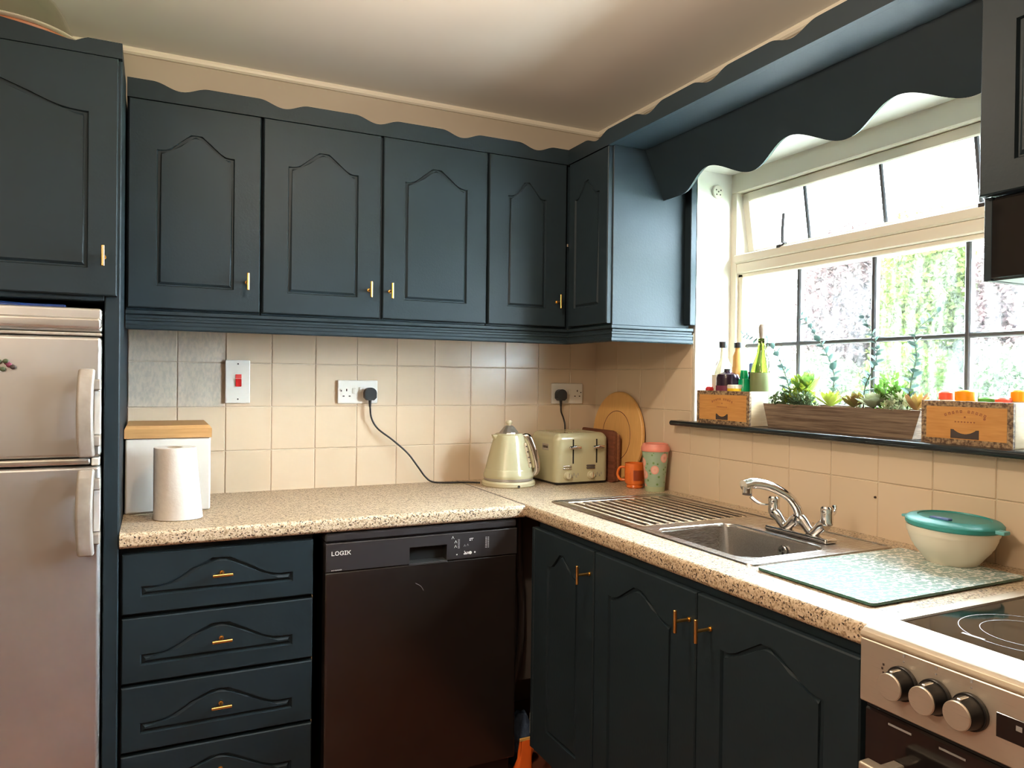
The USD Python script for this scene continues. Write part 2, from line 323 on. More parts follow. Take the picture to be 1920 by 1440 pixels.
def sweep(path, prof, closed_ends=True):
    """prof (n, z) swept along a plan path with mitres; n is measured to the right of the path."""
    P = np.asarray(path, float); k = len(P); V = []
    d = [(P[i + 1] - P[i]) / np.linalg.norm(P[i + 1] - P[i]) for i in range(k - 1)]
    nrm = [np.array([t[1], -t[0]]) for t in d]
    for i in range(k):
        if i == 0: m = nrm[0]
        elif i == k - 1: m = nrm[-1]
        else:
            m = nrm[i - 1] + nrm[i]; m = m / (m @ nrm[i])
        for n, z in prof: V.append([*(P[i] + m * n), z])
    q = len(prof); F = []
    for i in range(k - 1):
        for j in range(q):
            a, b, c, e = i * q + j, i * q + (j + 1) % q, (i + 1) * q + (j + 1) % q, (i + 1) * q + j
            F += [[a, b, c], [a, c, e]]
    v2, f2 = tri(Polygon(prof))
    idx = [int(np.argmin(np.linalg.norm(np.asarray(prof) - p, axis=1))) for p in v2]
    for t in f2:
        t = [idx[x] for x in t]; F.append([t[0], t[2], t[1]] ); F.append([(k - 1) * q + x for x in t])
    m = trimesh.Trimesh(np.array(V), np.array(F), process=False)
    if m.volume < 0: m.invert()
    return m
def rrect(x0, y0, x1, y1, r, n=6):
    return sbox(x0 + r, y0 + r, x1 - r, y1 - r).buffer(r, quad_segs=n)
X, Y, Z = np.eye(3)
BACK = (X, Z, -Y)          # frame of things that face the room from the back wall
RIGHT = (-Y, Z, -X)        # and from the window wall

def arch(u0, v0, u1, vs, rise, sh=0.012, n=44):
    """Cathedral panel: rectangle with shoulders at vs and an ogee arch of the given rise."""
    c, hw = (u0 + u1) / 2, (u1 - u0) / 2 - sh
    top = [(c + hw * s, vs + rise * (0.35 * (1 - (6 * abs(s) ** 5 - 15 * s ** 4 + 10 * abs(s) ** 3)) + 0.65 * (0.5 + 0.5 * math.cos(PI * s)))) for s in np.linspace(1, -1, n)]
    return Polygon([(u0, v0), (u1, v0), (u1, vs)] + top + [(u0, vs)])
def slab(w, h, t, panel, deep=0.0062):
    R = sbox(0, 0, w, h)
    st = [(R, 0.0), (R.buffer(-0.0004, join_style='mitre'), t - 0.003), (R.buffer(-0.003, join_style='mitre'), t)]
    if panel is not None:
        for d, g in ((0, t), (0.0030, t - deep), (0.0058, t - deep), (0.0125, t - 0.0006)):
            st.append((panel.buffer(-d, join_style='mitre') if d else panel, g))
    return relief(st)
def tbar(parent, c, along, out, L=0.05, r=0.0042, stand=0.032, label=None):
    """T-bar pull: bar and one post; c is the point on the door's face."""
    c, a, o = np.array(c, float), np.array(along, float), np.array(out, float); e = c + o * stand
    part(parent, 'handle', [cyl(e - a * L / 2, e + a * L / 2, r, n=16, cham=0.0008), cyl(c, e, 0.0036, n=12), cyl(c, c + o * 0.003, 0.006, n=14)], 'brass', label=label or 'brass T-bar handle')

# ================================================================ THE ROOM
CEIL = 2.358
YF, XL = -6.0, -3.05       # wall behind the camera, wall on the left
# openings: the window in the right wall
WY0, WY1, WZ0, WZ1 = -0.635, -1.80, 1.150, 2.052
T = 0.30
fl = struct('floor', bx(XL, YF, -0.10, 0.0, 0.0, -0.0045, 0), 'floor_base', 'red-brown quarry tile floor of the kitchen', 'floor')
for i in range(8):
    for j in range(5):
        x, y = -1.80 + 0.2 * i, -0.40 - 0.2 * j
        part(fl, 'tile', bx(x + 0.0025, y - 0.0025, -0.004, x + 0.1975, y - 0.1975, 0.0, 0.002), 'quarry_tile')
struct('ceiling', bx(XL, YF, CEIL, T, 0.0 + 0.1, CEIL + 0.1, 0), 'ceiling_paint', 'smooth off-white painted ceiling', 'ceiling')
wb = struct('wall_back', bx(XL, 0.0, -0.1, 0.0, 0.10, CEIL, 0), 'wall_paint', 'cream back wall, tiled above the worktop', 'wall')
struct('wall_left', bx(XL - 0.1, YF, -0.1, XL, 0.1, CEIL, 0), 'wall_paint', 'cream wall beyond the fridge', 'wall')
struct('wall_front', bx(XL - 0.1, YF - 0.1, -0.1, T, YF, CEIL, 0), 'wall_paint', 'cream wall opposite the dishwasher', 'wall')
holed = Polygon([(0.1, -0.1), (YF, -0.1), (YF, CEIL), (0.1, CEIL)], [[(WY0, WZ0), (WY1, WZ0), (WY1, WZ1), (WY0, WZ1)]])
wr = struct('wall_right', ext(affinity.scale(holed, -1, 1, origin=(0, 0)), (0, 0, 0), -Y, Z, X, T), 'wall_paint', 'cream window wall, tiled around the sink', 'wall')
# plastered reveal lining around the window opening
rl = [bx(0.001, WY0 - 0.006, WZ0, 0.16, WY0, WZ1, 0), bx(0.001, WY1, WZ0, 0.16, WY1 + 0.006, WZ1, 0), bx(0.001, WY1, WZ1 - 0.006, 0.16, WY0, WZ1, 0)]
part(wr, 'reveal', rl, 'reveal_paint', False, label='white painted window reveal')

# wall tiles: 150 mm, thin grout joints
TP, TT = 0.15, 0.0065
def tiles(parent, frame_, us, vs, skip=lambda u, v: False, crazed=lambda u, v: False):
    U, V, N = frame_
    for (u0, u1) in us:
        for (v0, v1) in vs:
            if skip((u0 + u1) / 2, (v0 + v1) / 2): continue
            g = 0.0013
            m = bx(u0 + g, v0 + g, 0.0, u1 - g, v1 - g, TT + nr.uniform(-0.0004, 0.0005), 0.0016)
            cz = crazed((u0 + u1) / 2, (v0 + v1) / 2)
            part(parent, 'tile', place(m, np.zeros(3), U, V, N), 'tile_crazed' if cz else 'tile_glaze', False,
                 label='grey crazed tile' if cz else None)
ub = [0.0, -0.1332] + [-0.1332 - TP * k for k in range(1, 12)]
us = sorted([(max(b, -1.779), a) for a, b in zip(ub, ub[1:])])
vz = [0.905, 1.0522, 1.2022, 1.3522, 1.470]
vs = list(zip(vz, vz[1:]))
part(wb, 'grout', bx(-1.779, -0.004, 0.90, 0, 0.0, 1.475, 0), 'grout', False)
tiles(wb, BACK, us, vs, crazed=lambda u, v: u < -1.48 and v > 1.21)
ur = [0.0, 0.1687, 0.3287, 0.4787, 0.6287] + [0.6287 + TP * k for k in range(1, 14)]
usr = list(zip(ur, ur[1:]))
part(wr, 'grout', [bx(-0.004, -0.634, 0.90, 0.0, 0, 1.475, 0), bx(-0.004, -2.58, 0.90, 0, -0.634, 1.15, 0)], 'grout', False)
tiles(wr, RIGHT, [u for u in usr if u[1] < 0.64], vs)
tiles(wr, RIGHT, [u for u in usr if u[0] > 0.6], [(0.905, 1.0522), (1.0522, 1.150)])
# cornice bead where wall meets ceiling
bead = [(0, -0.002), (0.008, -0.002), (0.015, 0.003), (0.017, 0.010), (0.016, 0.018), (0, 0.018)]
for k, path in ((1, [(XL, 0), (0, 0)]), (2, [(0, 0), (0, YF)])):
    struct(f'trim_{k}', sweep(path, [(n, CEIL - 0.018 + z) for n, z in bead]), 'trim_paint', ('slim cream bead between back wall and ceiling', 'slim cream bead between window wall and ceiling')[k - 1], 'trim')

# ---------------------------------------------------------------- window
w1 = thing('window_1', 'cream framed window with leaded panes and an opening top light', 'window', (0.155, -1.2, 1.168), kind='structure')
FX0, FX1 = 0.155, 0.225
part(w1, 'window_frame', [bx(FX0, WY0, 1.150, FX1, WY0 - 0.034, 1.9762, 0.001), bx(FX0, WY1, 1.150, FX1, WY1 + 0.034, 1.9762, 0.001),
     bx(FX0, WY0, 1.976, FX1, WY1, WZ1, 0.004), bx(FX0 + 0.002, WY0, 1.690, FX1, WY1, 1.728, 0.004), bx(FX0 - 0.006, WY0 - 0.022, 1.726, FX1, WY1, 1.758, 0.005),
     bx(FX0, WY0, 1.150, FX1, WY1, 1.20, 0.004),
     bx(FX0 + 0.012, WY0 - 0.030, 1.19, FX1, WY0 - 0.055, 1.69, 0.003), bx(FX0 + 0.012, WY0 - 0.03, 1.676, FX1, WY1, 1.692, 0.003)], 'frame_paint')
barY = [-0.928, -1.207, -1.485]
GX = 0.190
edges = [WY0 - 0.055] + barY + [WY1 + 0.05]
for za, zb in ((1.20, 1.436), (1.436, 1.678)):
    for ya, yb in zip(edges, edges[1:]):
        part(w1, 'pane', bx(GX, ya - 0.0005, za + 0.0005, GX + 0.004, yb + 0.0005, zb - 0.0005, 0), 'window_glass', False)
part(w1, 'glazing_bar', [bx(GX - 0.008, edges[0], 1.429, GX + 0.012, edges[-1], 1.443, 0.004)], 'lead_bar')
for y in barY:
    part(w1, 'glazing_bar', bx(GX - 0.009, y - 0.008, 1.19, GX + 0.013, y + 0.008, 1.685, 0.004), 'lead_bar')
# top light: hinged at its head and pushed out at the foot
tilt = math.radians(9.0); hz, hx = 1.972, 0.172
def tl(m):
    m = m.copy(); Tm = trimesh.transformations.rotation_matrix(-tilt, [0, 1, 0], [hx, 0, hz]); m.apply_transform(Tm); return m
sy0, sy1, sz0, sz1 = WY0 - 0.038, WY1 + 0.040, 1.740, 1.974
sash = part(w1, 'top_light', [tl(bx(hx, sy0, sz0, hx + 0.04, sy0 - 0.034, sz1, 0.004)), tl(bx(hx, sy1, sz0, hx + 0.04, sy1 + 0.034, sz1, 0.004)),
     tl(bx(hx, sy0, sz1 - 0.032, hx + 0.04, sy1, sz1, 0.004)), tl(bx(hx, sy0, sz0, hx + 0.04, sy1, sz0 + 0.034, 0.004))], 'frame_paint')
tedges = [sy0 - 0.034] + [y - 0.012 for y in barY] + [sy1 + 0.034]
for ya, yb in zip(tedges, tedges[1:]):
    part(sash, 'pane', tl(bx(hx + 0.016, ya - 0.0005, sz0 + 0.03, hx + 0.020, yb + 0.0005, sz1 - 0.03, 0)), 'window_glass', False)
for y in tedges[1:-1]:
    part(sash, 'glazing_bar', tl(bx(hx + 0.009, y - 0.007, sz0 + 0.03, hx + 0.027, y + 0.007, sz1 - 0.03, 0.004)), 'lead_bar')
# casement stays on the sash's bottom rail
def stay(y, lean, name):
    a = np.array([0.168, y, 1.764]); b = a + np.array([0.012, lean, 0.105])
    part(w1, name, [tube([a + [0.0, -0.014, 0.004], a + [0.004, 0, 0.012], a * 0.5 + b * 0.5, b], 0.0068, n=8, flat=0.7), bx(0.150, y - 0.022, 1.738, 0.162, y + 0.022, 1.750, 0.003),
         bx(0.148, y - 0.012, 1.750, 0.164, y + 0.008, 1.764, 0.003), cyl([0.150, y - 0.03, 1.766], [0.166, y + 0.005, 1.757], 0.004, n=8)], 'iron_dark')
stay(-0.868, 0.004, 'window_stay'); stay(-1.535, 0.010, 'window_stay')
# window sill board with a rounded nose
nose = Polygon([(-0.150, 0.0), (0.044, 0.0)]+ [(0.050 + 0.0 - 0.009 + 0.009 * math.cos(a), 0.009 + 0.009 * math.sin(a)) for a in np.linspace(-PI / 2, PI / 2, 10)] + [(-0.150, 0.018)])
sill = Polygon([(0.158, WY0 + 0.0), (-0.052, WY0), (-0.052, -1.93), (0.158, -1.93)])
s1 = ext(nose, (0, WY0, 1.1505), -X, Z, -Y, 1.245)
nose2 = Polygon([(0.0075, 0.0), (0.044, 0.0)] + [(0.041 + 0.009 * math.cos(a), 0.009 + 0.009 * math.sin(a)) for a in np.linspace(-PI / 2, PI / 2, 10)] + [(0.0075, 0.018)])
s2 = ext(nose2, (0, -0.566, 1.1505), -X, Z, -Y, -WY0 - 0.566)
single('window_sill', [s1, s2], 'sill_gloss', 'black gloss sill board running under the window', 'window sill', kind='structure')
ZS = 1.1688
d = thing('reveal_fitting', 'round white plastic fitting screwed high on the window reveal', 'wall fitting', (0.087, -0.641, 1.978))
part(d, 'plate', [cyl([0.087, -0.6405, 1.978], [0.087, -0.650, 1.978], 0.0235, n=32, cham=0.002)], 'white_plastic')
part(d, 'hole', [cyl([0.087 + dx, -0.6495, 1.978 + dz], [0.087 + dx, -0.6508, 1.978 + dz], 0.0028, n=10) for dx, dz in ((0, 0), (0.010, 0.006), (-0.010, 0.006), (0.008, -0.010), (-0.008, -0.010))], 'grey_rubber')

# ================================================================ GARDEN BEHIND THE GLASS
struct('ground', bx(0.32, -16, -0.40, 20, 16, -0.30, 0), 'lawn', 'lawn outside the window', 'ground')
struct('path', bx(0.32, -6, -0.30, 4.3, 7, -0.275, 0), 'unseen_paving', 'unseen pale paved path outside, bouncing daylight up to the ceiling', 'path')  # out of view, kept pale to bounce daylight through the window onto the ceiling
def bush(name, label, cat_, c, size, n, m, leaf, seed, trunk=0.05):
    r = np.random.default_rng(seed); c = np.array(c, float); size = np.array(size, float)
    t = thing(name, label, cat_, (c[0], c[1], -0.30), group=None)
    dr = r.normal(size=(n, 3)); dr /= np.linalg.norm(dr, axis=1)[:, None]
    rad = (np.abs(dr) ** 3.2).sum(1) ** (-1 / 3.2)
    lump = 0.80 + 0.42 * (meshkit.fbm(dr * 2.6 + 10 * seed, 3, seed) - 0.35)
    P = c + dr * size * (rad * lump * r.uniform(0.60, 1.03, n))[:, None]; P = P[P[:, 2] > -0.25]; n = len(P)
    lobes = r.uniform(-0.6, 0.6, (3, 3)) * size + [0, 0, 0.3 * size[2]]
    a = r.normal(size=(n, 3)); a[:, 2] -= 0.3; a /= np.linalg.norm(a, axis=1)[:, None]
    b = np.cross(a, r.normal(size=(n, 3))); b /= np.linalg.norm(b, axis=1)[:, None]
    L = leaf * r.uniform(0.7, 1.3, (n, 1)); V = np.stack([P, P + a * L * 0.5 + b * L * 0.28, P + a * L, P + a * L * 0.5 - b * L * 0.28], 1).reshape(-1, 3)
    i = np.arange(n)[:, None] * 4
    part(t, 'foliage', trimesh.Trimesh(V, np.vstack([i + [0, 1, 2], i + [0, 2, 3]]), process=False), m, False, kind='stuff')
    part(t, 'stem', [tube([[c[0], c[1], -0.30], [c[0] + 0.03, c[1], c[2] * 0.5], c + lobes[j] * 0.7], [trunk, trunk * 0.7, trunk * 0.3], n=7, smooth=4) for j in range(3)], 'bark')
bush('garden_shrub', 'copper-leaved shrub behind the second column of panes', 'shrub', (6.3, 4.00, 1.45), (0.75, 0.56, 2.05), 30000, 'hedge_red', 0.075, 1)
bush('garden_shrub', 'yellow-green shrub behind the third column of panes', 'shrub', (6.3, 2.86, 1.45), (0.75, 0.50, 2.00), 30000, 'hedge_green', 0.075, 2)
bush('garden_shrub', 'pinkish shrub at the end of the window by the cooker hood', 'shrub', (6.3, 1.78, 1.40), (0.75, 0.52, 1.90), 30000, 'hedge_red', 0.075, 3)
bush('garden_shrub', 'low grey-green shrub in front of the copper shrub', 'shrub', (4.9, 3.22, 0.70), (0.45, 0.56, 1.05), 18000, 'hedge_grey', 0.055, 4)
bush('garden_shrub', 'low bright green shrub in front of the yellow-green shrub', 'shrub', (4.9, 2.14, 0.70), (0.45, 0.52, 1.08), 18000, 'hedge_green', 0.055, 5)
bush('garden_shrub', 'low grey-green shrub in front of the pinkish shrub', 'shrub', (4.9, 1.12, 0.70), (0.45, 0.54, 1.04), 18000, 'hedge_grey', 0.055, 6)
bush('garden_tree', 'tall sparse tree whose reddish sprays show through the top light', 'tree', (9.5, 5.0, 4.9), (1.2, 1.5, 1.0), 900, 'hedge_red', 0.12, 7, 0.06)

# ================================================================ FITTED KITCHEN
def door(parent, o, fr, w, h, panel, name='door', t=0.019, deep=0.0062):
    U, V, N = fr
    return part(parent, name, place(slab(w, h, t, panel, deep), np.array(o, float), U, V, N), 'teal_paint', 8)
# ---- wall cupboards on the back wall
DY = -0.331
wx = [-1.776, -1.413, -1.042, -0.667, -0.352]
DZ0, DZ1 = 1.499, 2.088
def wall_door(parent, x0, x1, handle, m0=None):
    w = x1 - x0 - 0.008; h = DZ1 - DZ0
    c = ((0.072, 0.078) if m0 is None else m0)
    p = arch(c[0], 0.064, w - c[1] + 0.004, 0.452, 0.056)
    d = door(parent, (x0 + 0.004, DY + 0.0003, DZ0), BACK, w, h, p)
    hx = x1 - 0.041 if handle == 'r' else x0 + 0.028
    tbar(d, (hx, DY - 0.0185, 1.588), Z, -Y)
    return d
c1 = thing('wall_cupboard', 'teal single-door wall cupboard beside the tall fridge housing', 'cupboard', (-1.595, -0.165, 1.492), group='teal cupboards on the back wall')
part(c1, 'carcass', bx(-1.776, DY, 1.493, -1.414, -0.008, 2.10), 'teal_paint'); wall_door(c1, wx[0], wx[1], 'r')
c2 = thing('wall_cupboard', 'teal double-door wall cupboard whose two brass handles face each other', 'cupboard', (-1.04, -0.165, 1.492), group='teal cupboards on the back wall')
part(c2, 'carcass', bx(-1.412, DY, 1.493, -0.668, -0.008, 2.10), 'teal_paint'); wall_door(c2, wx[1], wx[2], 'r'); wall_door(c2, wx[2], wx[3], 'l')
c3 = thing('wall_cupboard', 'narrow teal wall cupboard next to the room corner', 'cupboard', (-0.51, -0.165, 1.492), group='teal cupboards on the back wall')
part(c3, 'carcass', bx(-0.666, DY, 1.493, -0.331, -0.008, 2.10), 'teal_paint'); wall_door(c3, wx[3], wx[4], 'r', (0.071, 0.087))
# ---- corner cupboard on the window wall
c4 = thing('wall_cupboard', 'teal corner cupboard whose pale-lit side faces the window', 'cupboard', (-0.165, -0.45, 1.492))
part(c4, 'carcass', bx(-0.331, -0.616, 1.493, -0.008, -0.010, 2.10, 0.002), 'teal_paint')
w = 0.255
d4 = door(c4, (DY + 0.0003, -0.356, DZ0), RIGHT, w, DZ1 - DZ0, arch(0.040, 0.064, w - 0.052, 0.452, 0.056))
part(d4, 'hinge', [cyl([-0.353, -0.354, 1.79], [-0.353, -0.354, 1.80], 0.004, n=10)], 'chrome')
part(c4, 'scribe_strip', bx(-0.033, -0.650, 1.503, -0.008, -0.616, 2.085, 0.002), 'teal_paint')
# ---- light rail under them, one mitred length per side
lr = [(0, 1.437), (0.012, 1.437), (0.015, 1.441), (0.015, 1.449), (0.011, 1.453), (0.011, 1.461), (0.014, 1.463), (0.014, 1.469), (0.008, 1.472), (0.008, 1.478), (0.015, 1.482), (0.015, 1.491), (0, 1.492)]
L = thing('light_rail', 'moulded teal light rail under the wall cupboards', 'rail', (-0.9, -0.33, 1.437))
part(L, 'rail', sweep([(-1.776, -0.333), (-0.333, -0.333), (-0.333, -0.626), (-0.010, -0.626)], [(n, z) for n, z in lr]), 'teal_paint', 20)
part(L, 'rail', [bx(-1.776, -0.333, 1.440, -0.333, -0.318, 1.492, 0), bx(-0.333, -0.626, 1.440, -0.318, -0.333, 1.492, 0), bx(-0.333, -0.626, 1.440, -0.010, -0.611, 1.492, 0)], 'teal_paint', False)
# ---- scalloped cornice boards
def scallop(u0, u1, zb, zt, dips, depth=0.019, half=0.074):
    pts = []
    for u in np.linspace(u0, u1, int((u1 - u0) / 0.006) + 2):
        z = zt
        for dc in dips:
            s = (u - dc) / half
            if abs(s) < 1: z = zt - depth * (0.5 + 0.5 * math.cos(PI * s))
        pts.append((u, z))
    return Polygon([(u0, zb), (u1, zb)] + pts[::-1])
bd = [-1.638, -1.351, -1.060, -0.768, -0.482]
def cornice(name, label, poly, o, fr, t=0.018):
    U, V, N = fr; return single(name, ext(poly, o, U, V, N, t), 'teal_paint', label, 'cornice')
cornice('scalloped_cornice', 'scalloped teal cornice along the back wall cupboards', scallop(-1.776, -0.336, 2.088, 2.142, bd), (0, -0.334, 0), BACK)
cornice('scalloped_cornice', 'long scalloped teal fascia bridging the window', scallop(0.336, 2.46, 2.089, 2.142, [0.541, 0.832, 1.110, 1.398, 1.686, 1.972, 2.26]), (-0.334, 0, 0), RIGHT)
# ---- soffit board and scalloped pelmet in front of the window
single('soffit_board', bx(-0.332, -0.6175, 2.091, -0.008, -1.840, 2.107, 0.002), 'teal_paint', 'flat teal soffit board between fascia and pelmet', 'soffit')
pl_len = math.hypot(0.077, 0.160); tv = np.array([0.077, 0, -0.160]) / pl_len; tn = np.cross(-Y, tv)
pts = [(u, pl_len - 0.026 + 0.027 * -math.cos(2 * PI * (u - 0.255 - 0.0) / 0.328) if u > 0.089 else pl_len - 0.026 + 0.027) for u in np.linspace(0, 1.222, 160)]
pts = [(u, pl_len + 0.003 - (0.058 * (0.5 + 0.5 * math.cos(2 * PI * (u - 0.254) / 0.328)) if u > 0.09 else 0)) for u in np.linspace(0, 1.222, 170)]
pel = Polygon([(0, 0), (1.222, 0)] + pts[::-1])
single('window_pelmet', ext(pel, (-0.205, -0.6175, 2.0905), -Y, tv, np.cross(-Y, tv), 0.014), 'teal_paint', 'dark teal pelmet with a wavy lower edge across the window', 'pelmet')
# ---- cupboard over the hood
c5 = thing('wall_cupboard', 'teal wall cupboard hanging over the cooker hood', 'cupboard', (-0.165, -2.14, 1.652))
part(c5, 'carcass', bx(-0.331, -2.44, 1.656, -0.008, -1.843, 2.10, 0.002), 'teal_paint')
w = 0.297
for k in (0, 1):
    dd = door(c5, (DY + 0.0003, -1.8435 - 0.299 * k, 1.652), RIGHT, w, 0.436, arch(0.062, 0.054, w - 0.062, 0.30, 0.056))
    tbar(dd, (DY - 0.0185, -1.8435 - 0.299 * k - (w - 0.03 if k == 0 else 0.03), 1.70), Z, -X)
hd = thing('cooker_hood', 'black cooker hood boxed in below the wall cupboard', 'cooker hood', (-0.165, -2.14, 1.497))
part(hd, 'side_panel', bx(-0.331, -1.858, 1.499, -0.008, -1.8435, 1.652, 0.001), 'teal_paint', label='teal side panel')
part(hd, 'housing', bx(-0.329, -2.43, 1.499, -0.008, -1.859, 1.651, 0.003), 'black_plastic')
part(hd, 'visor', bx(-0.336, -2.43, 1.502, -0.329, -1.860, 1.645, 0.003), 'hob_glass')
# ---- tall fridge housing
H = thing('fridge_housing', 'tall teal fridge housing with a bridging cupboard on top', 'cupboard', (-2.1, -0.3, 0))
part(H, 'side_panel', bx(-1.8145, -0.600, 0.0, -1.7795, -0.008, 2.10, 0.003), 'teal_paint')
part(H, 'side_panel', bx(-2.445, -0.600, 0.0, -2.41, -0.008, 2.10, 0.003), 'teal_paint')
part(H, 'bridge_box', bx(-2.41, -0.600, 1.490, -1.815, -0.008, 2.10, 0.002), 'teal_paint')
part(H, 'back_panel', bx(-2.41, -0.02, 0.0, -1.815, -0.008, 1.49, 0), 'void_black')
w, h = 0.622, 0.586
dt = door(H, (-2.409, -0.6003, 1.502), BACK, w, h, arch(0.073, 0.066, w - 0.063, 0.446, 0.062))
tbar(dt, (-1.8165, -0.619, 1.596), Z, -Y)
tp_ = [(-1.779, 2.126), (-1.853, 2.126), (-1.866, 2.121), (-1.880, 2.1135), (-1.895, 2.1145), (-1.93, 2.122), (-1.98, 2.131), (-2.03, 2.138), (-2.08, 2.141)]
tp_ = tp_ + [(-4.219 - x + 0.0, z) for x, z in tp_[::-1]][1:]
cn = ext(Polygon([(-1.779, 2.088)] + tp_ + [(-2.44, 2.088)]), (0, -0.601, 0), *BACK, 0.018)
part(H, 'cornice', cn, 'teal_paint')
part(H, 'cornice', bx(-1.797, -0.601, 2.088, -1.779, -0.335, 2.126, 0.001), 'teal_paint')

# ---- worktops
def wt(x0, y0, x1, y1, front, hole=None):
    r = 0.012; a = m3.Manifold.batch_hull([m3.Manifold.cylinder(abs(x1 - x0) if front == 'y' else abs(y1 - y0), r, r, 24).rotate([0, 90, 0] if front == 'y' else [90, 0, 0]).translate(
        [min(x0, x1), y0 + r, z] if front == 'y' else [x0 + r, max(y0, y1), z]) for z in (0.87 + r, 0.91 - r)] + [m3.Manifold.cube([abs(x1 - x0) if front == 'y' else 0.05, abs(y1 - y0) if front == 'x' else 0.05, 0.04]).translate([min(x0, x1) if front == 'y' else x1 - 0.05, (y1 - 0.05) if front == 'y' else min(y0, y1), 0.87])])
    if hole: a = a - m3.Manifold.cube([hole[2] - hole[0], hole[3] - hole[1], 0.2]).translate([hole[0], hole[1], 0.8])
    return a
BX0, BX1, BY0, BY1 = -0.505, -0.245, -1.435, -1.085     # sink bowl
single('worktop', wt(-1.778, -0.606, -0.6402, -0.0066, 'y'), 'worktop_laminate', 'speckled beige worktop over the drawers and dishwasher', 'worktop')
single('worktop', wt(-0.640, -1.850, -0.0066, -0.0066, 'x', (BX0 - 0.02, BY0 - 0.02, BX1 + 0.02, BY1 + 0.02)), 'worktop_laminate', 'speckled beige worktop holding the sink under the window', 'worktop')
single('joint_strip', bx(-0.6425, -0.600, 0.9095, -0.6375, -0.012, 0.9106, 0.0003), 'grey_rubber', 'thin dark strip where the two worktops meet', 'strip')

# ---- drawer unit
D = thing('drawer_unit', 'teal four-drawer base unit left of the dishwasher', 'drawer unit', (-1.535, -0.3, 0))
part(D, 'carcass', bx(-1.7785, -0.567, 0.10, -1.296, -0.02, 0.868, 0.001), 'teal_paint')
part(D, 'plinth', bx(-1.7785, -0.52, 0.0, -1.296, -0.50, 0.10, 0.001), 'teal_paint')
part(D, 'side_edge', bx(-1.2958, -0.5665, 0.12, -1.2935, -0.55, 0.690, 0.0005), 'crate_side', label='bare chipboard edge')
dz = [(0.699, 0.853), (0.523, 0.689), (0.347, 0.5135), (0.172, 0.338)]
for k, (a, b) in enumerate(dz):
    h = b - a; w = 0.4755
    p = arch(0.043, 0.043, w - 0.055, 0.070 if k == 0 else 0.072, 0.060, sh=0.03)
    dr = door(D, (-1.7725, -0.5675, a), BACK, w, h, p, 'drawer', 0.022, 0.0075)
    tbar(dr, (-1.536, -0.589, [0.785, 0.611, 0.437, 0.262][k]), X, -Y)

# ---- sink base units
S1 = thing('base_cupboard', 'narrow single-door teal base cupboard beside the dishwasher', 'cupboard', (-0.32, -0.84, 0))
part(S1, 'carcass', bx(-0.620, -1.0125, 0.15, -0.02, -0.666, 0.868 - 0.20, 0.001), 'teal_paint')
part(S1, 'top_rail', bx(-0.620, -1.0125, 0.835, -0.60, -0.666, 0.869, 0.001), 'teal_paint')
part(S1, 'plinth', bx(-0.57, -1.0125, 0.0, -0.55, -0.666, 0.15, 0.001), 'teal_paint')
def base_door(parent, y0, y1, hy, pu0, pu1):
    w, h, a = y0 - y1, 0.850 - 0.165, 0.165
    p = arch(y0 - pu0, 0.252 - a, y0 - pu1, 0.752 - a, 0.052)
    dd = door(parent, (-0.6203, y0, a), RIGHT, w, h, p, t=0.0195, deep=0.0068)
    tbar(dd, (-0.6398, hy, 0.786), Z, -X, stand=0.04)
base_door(S1, -0.668, -1.0105, -0.992, -0.752, -0.929)
part(S1, 'filler_post', bx(-0.640, -0.6675, 0.165, -0.602, -0.652, 0.850, 0.002), 'teal_paint')
S2 = thing('base_cupboard', 'wide double-door teal base cupboard under the sink', 'cupboard', (-0.32, -1.43, 0))
part(S2, 'carcass', bx(-0.620, -1.849, 0.15, -0.02, -1.0135, 0.868 - 0.20, 0.001), 'teal_paint')
part(S2, 'top_rail', bx(-0.620, -1.849, 0.835, -0.60, -1.0135, 0.869, 0.001), 'teal_paint')
part(S2, 'plinth', bx(-0.57, -1.849, 0.0, -0.55, -1.0135, 0.15, 0.001), 'teal_paint')
base_door(S2, -1.0165, -1.4265, -1.4055, -1.082, -1.345)
base_door(S2, -1.4295, -1.8425, -1.474, -1.504, -1.769)

# ---- dishwasher
W = thing('dishwasher', 'black freestanding dishwasher under the worktop', 'dishwasher', (-0.966, -0.3, 0))
wx0, wx1 = -1.2655, -0.6655
part(W, 'casing', bx(wx0 + 0.004, -0.565, 0.03, wx1 - 0.004, -0.03, 0.838, 0.002), 'black_plastic')
part(W, 'top_cover', bx(wx0, -0.597, 0.8415, wx1, -0.03, 0.866, 0.005), 'appliance_panel')
wd = part(W, 'door', rbox(wx0, -0.600, 0.112, wx1, -0.560, 0.757, 0.006, 16), 'appliance_black')
# control fascia with the scooped handle recess
R = sbox(wx0, 0.7575, wx1, 0.839); rec = sbox(-1.020, 0.759, -0.902, 0.807)
fm = relief([(R, -0.03), (R.buffer(-0.0005, join_style='mitre'), -0.0015), (R.buffer(-0.0020, join_style='mitre'), 0.0)] , fill=False)
v, f = tri(R.buffer(-0.0020, join_style='mitre').difference(rec.buffer(0.0))); flat = trimesh.Trimesh(np.column_stack([v, np.zeros(len(v))]), f, process=False)
part(W, 'control_panel', place(cat([fm, flat]), (0, -0.601, 0), *BACK), 'appliance_panel')
part(W, 'handle_recess', place(relief([(rec.buffer(0.0005), 0.0), (rec.buffer(-0.0015), -0.004), (sbox(-1.016, 0.764, -0.906, 0.800), -0.028)]), (0, -0.601, 0), *BACK), 'void_black')
part(W, 'recess_lip', bx(-1.021, -0.6025, 0.7535, -0.901, -0.599, 0.759, 0.001), 'appliance_panel')
part(W, 'kickplate', bx(wx0 + 0.01, -0.55, 0.0, wx1 - 0.01, -0.53, 0.105, 0.001), 'black_plastic')
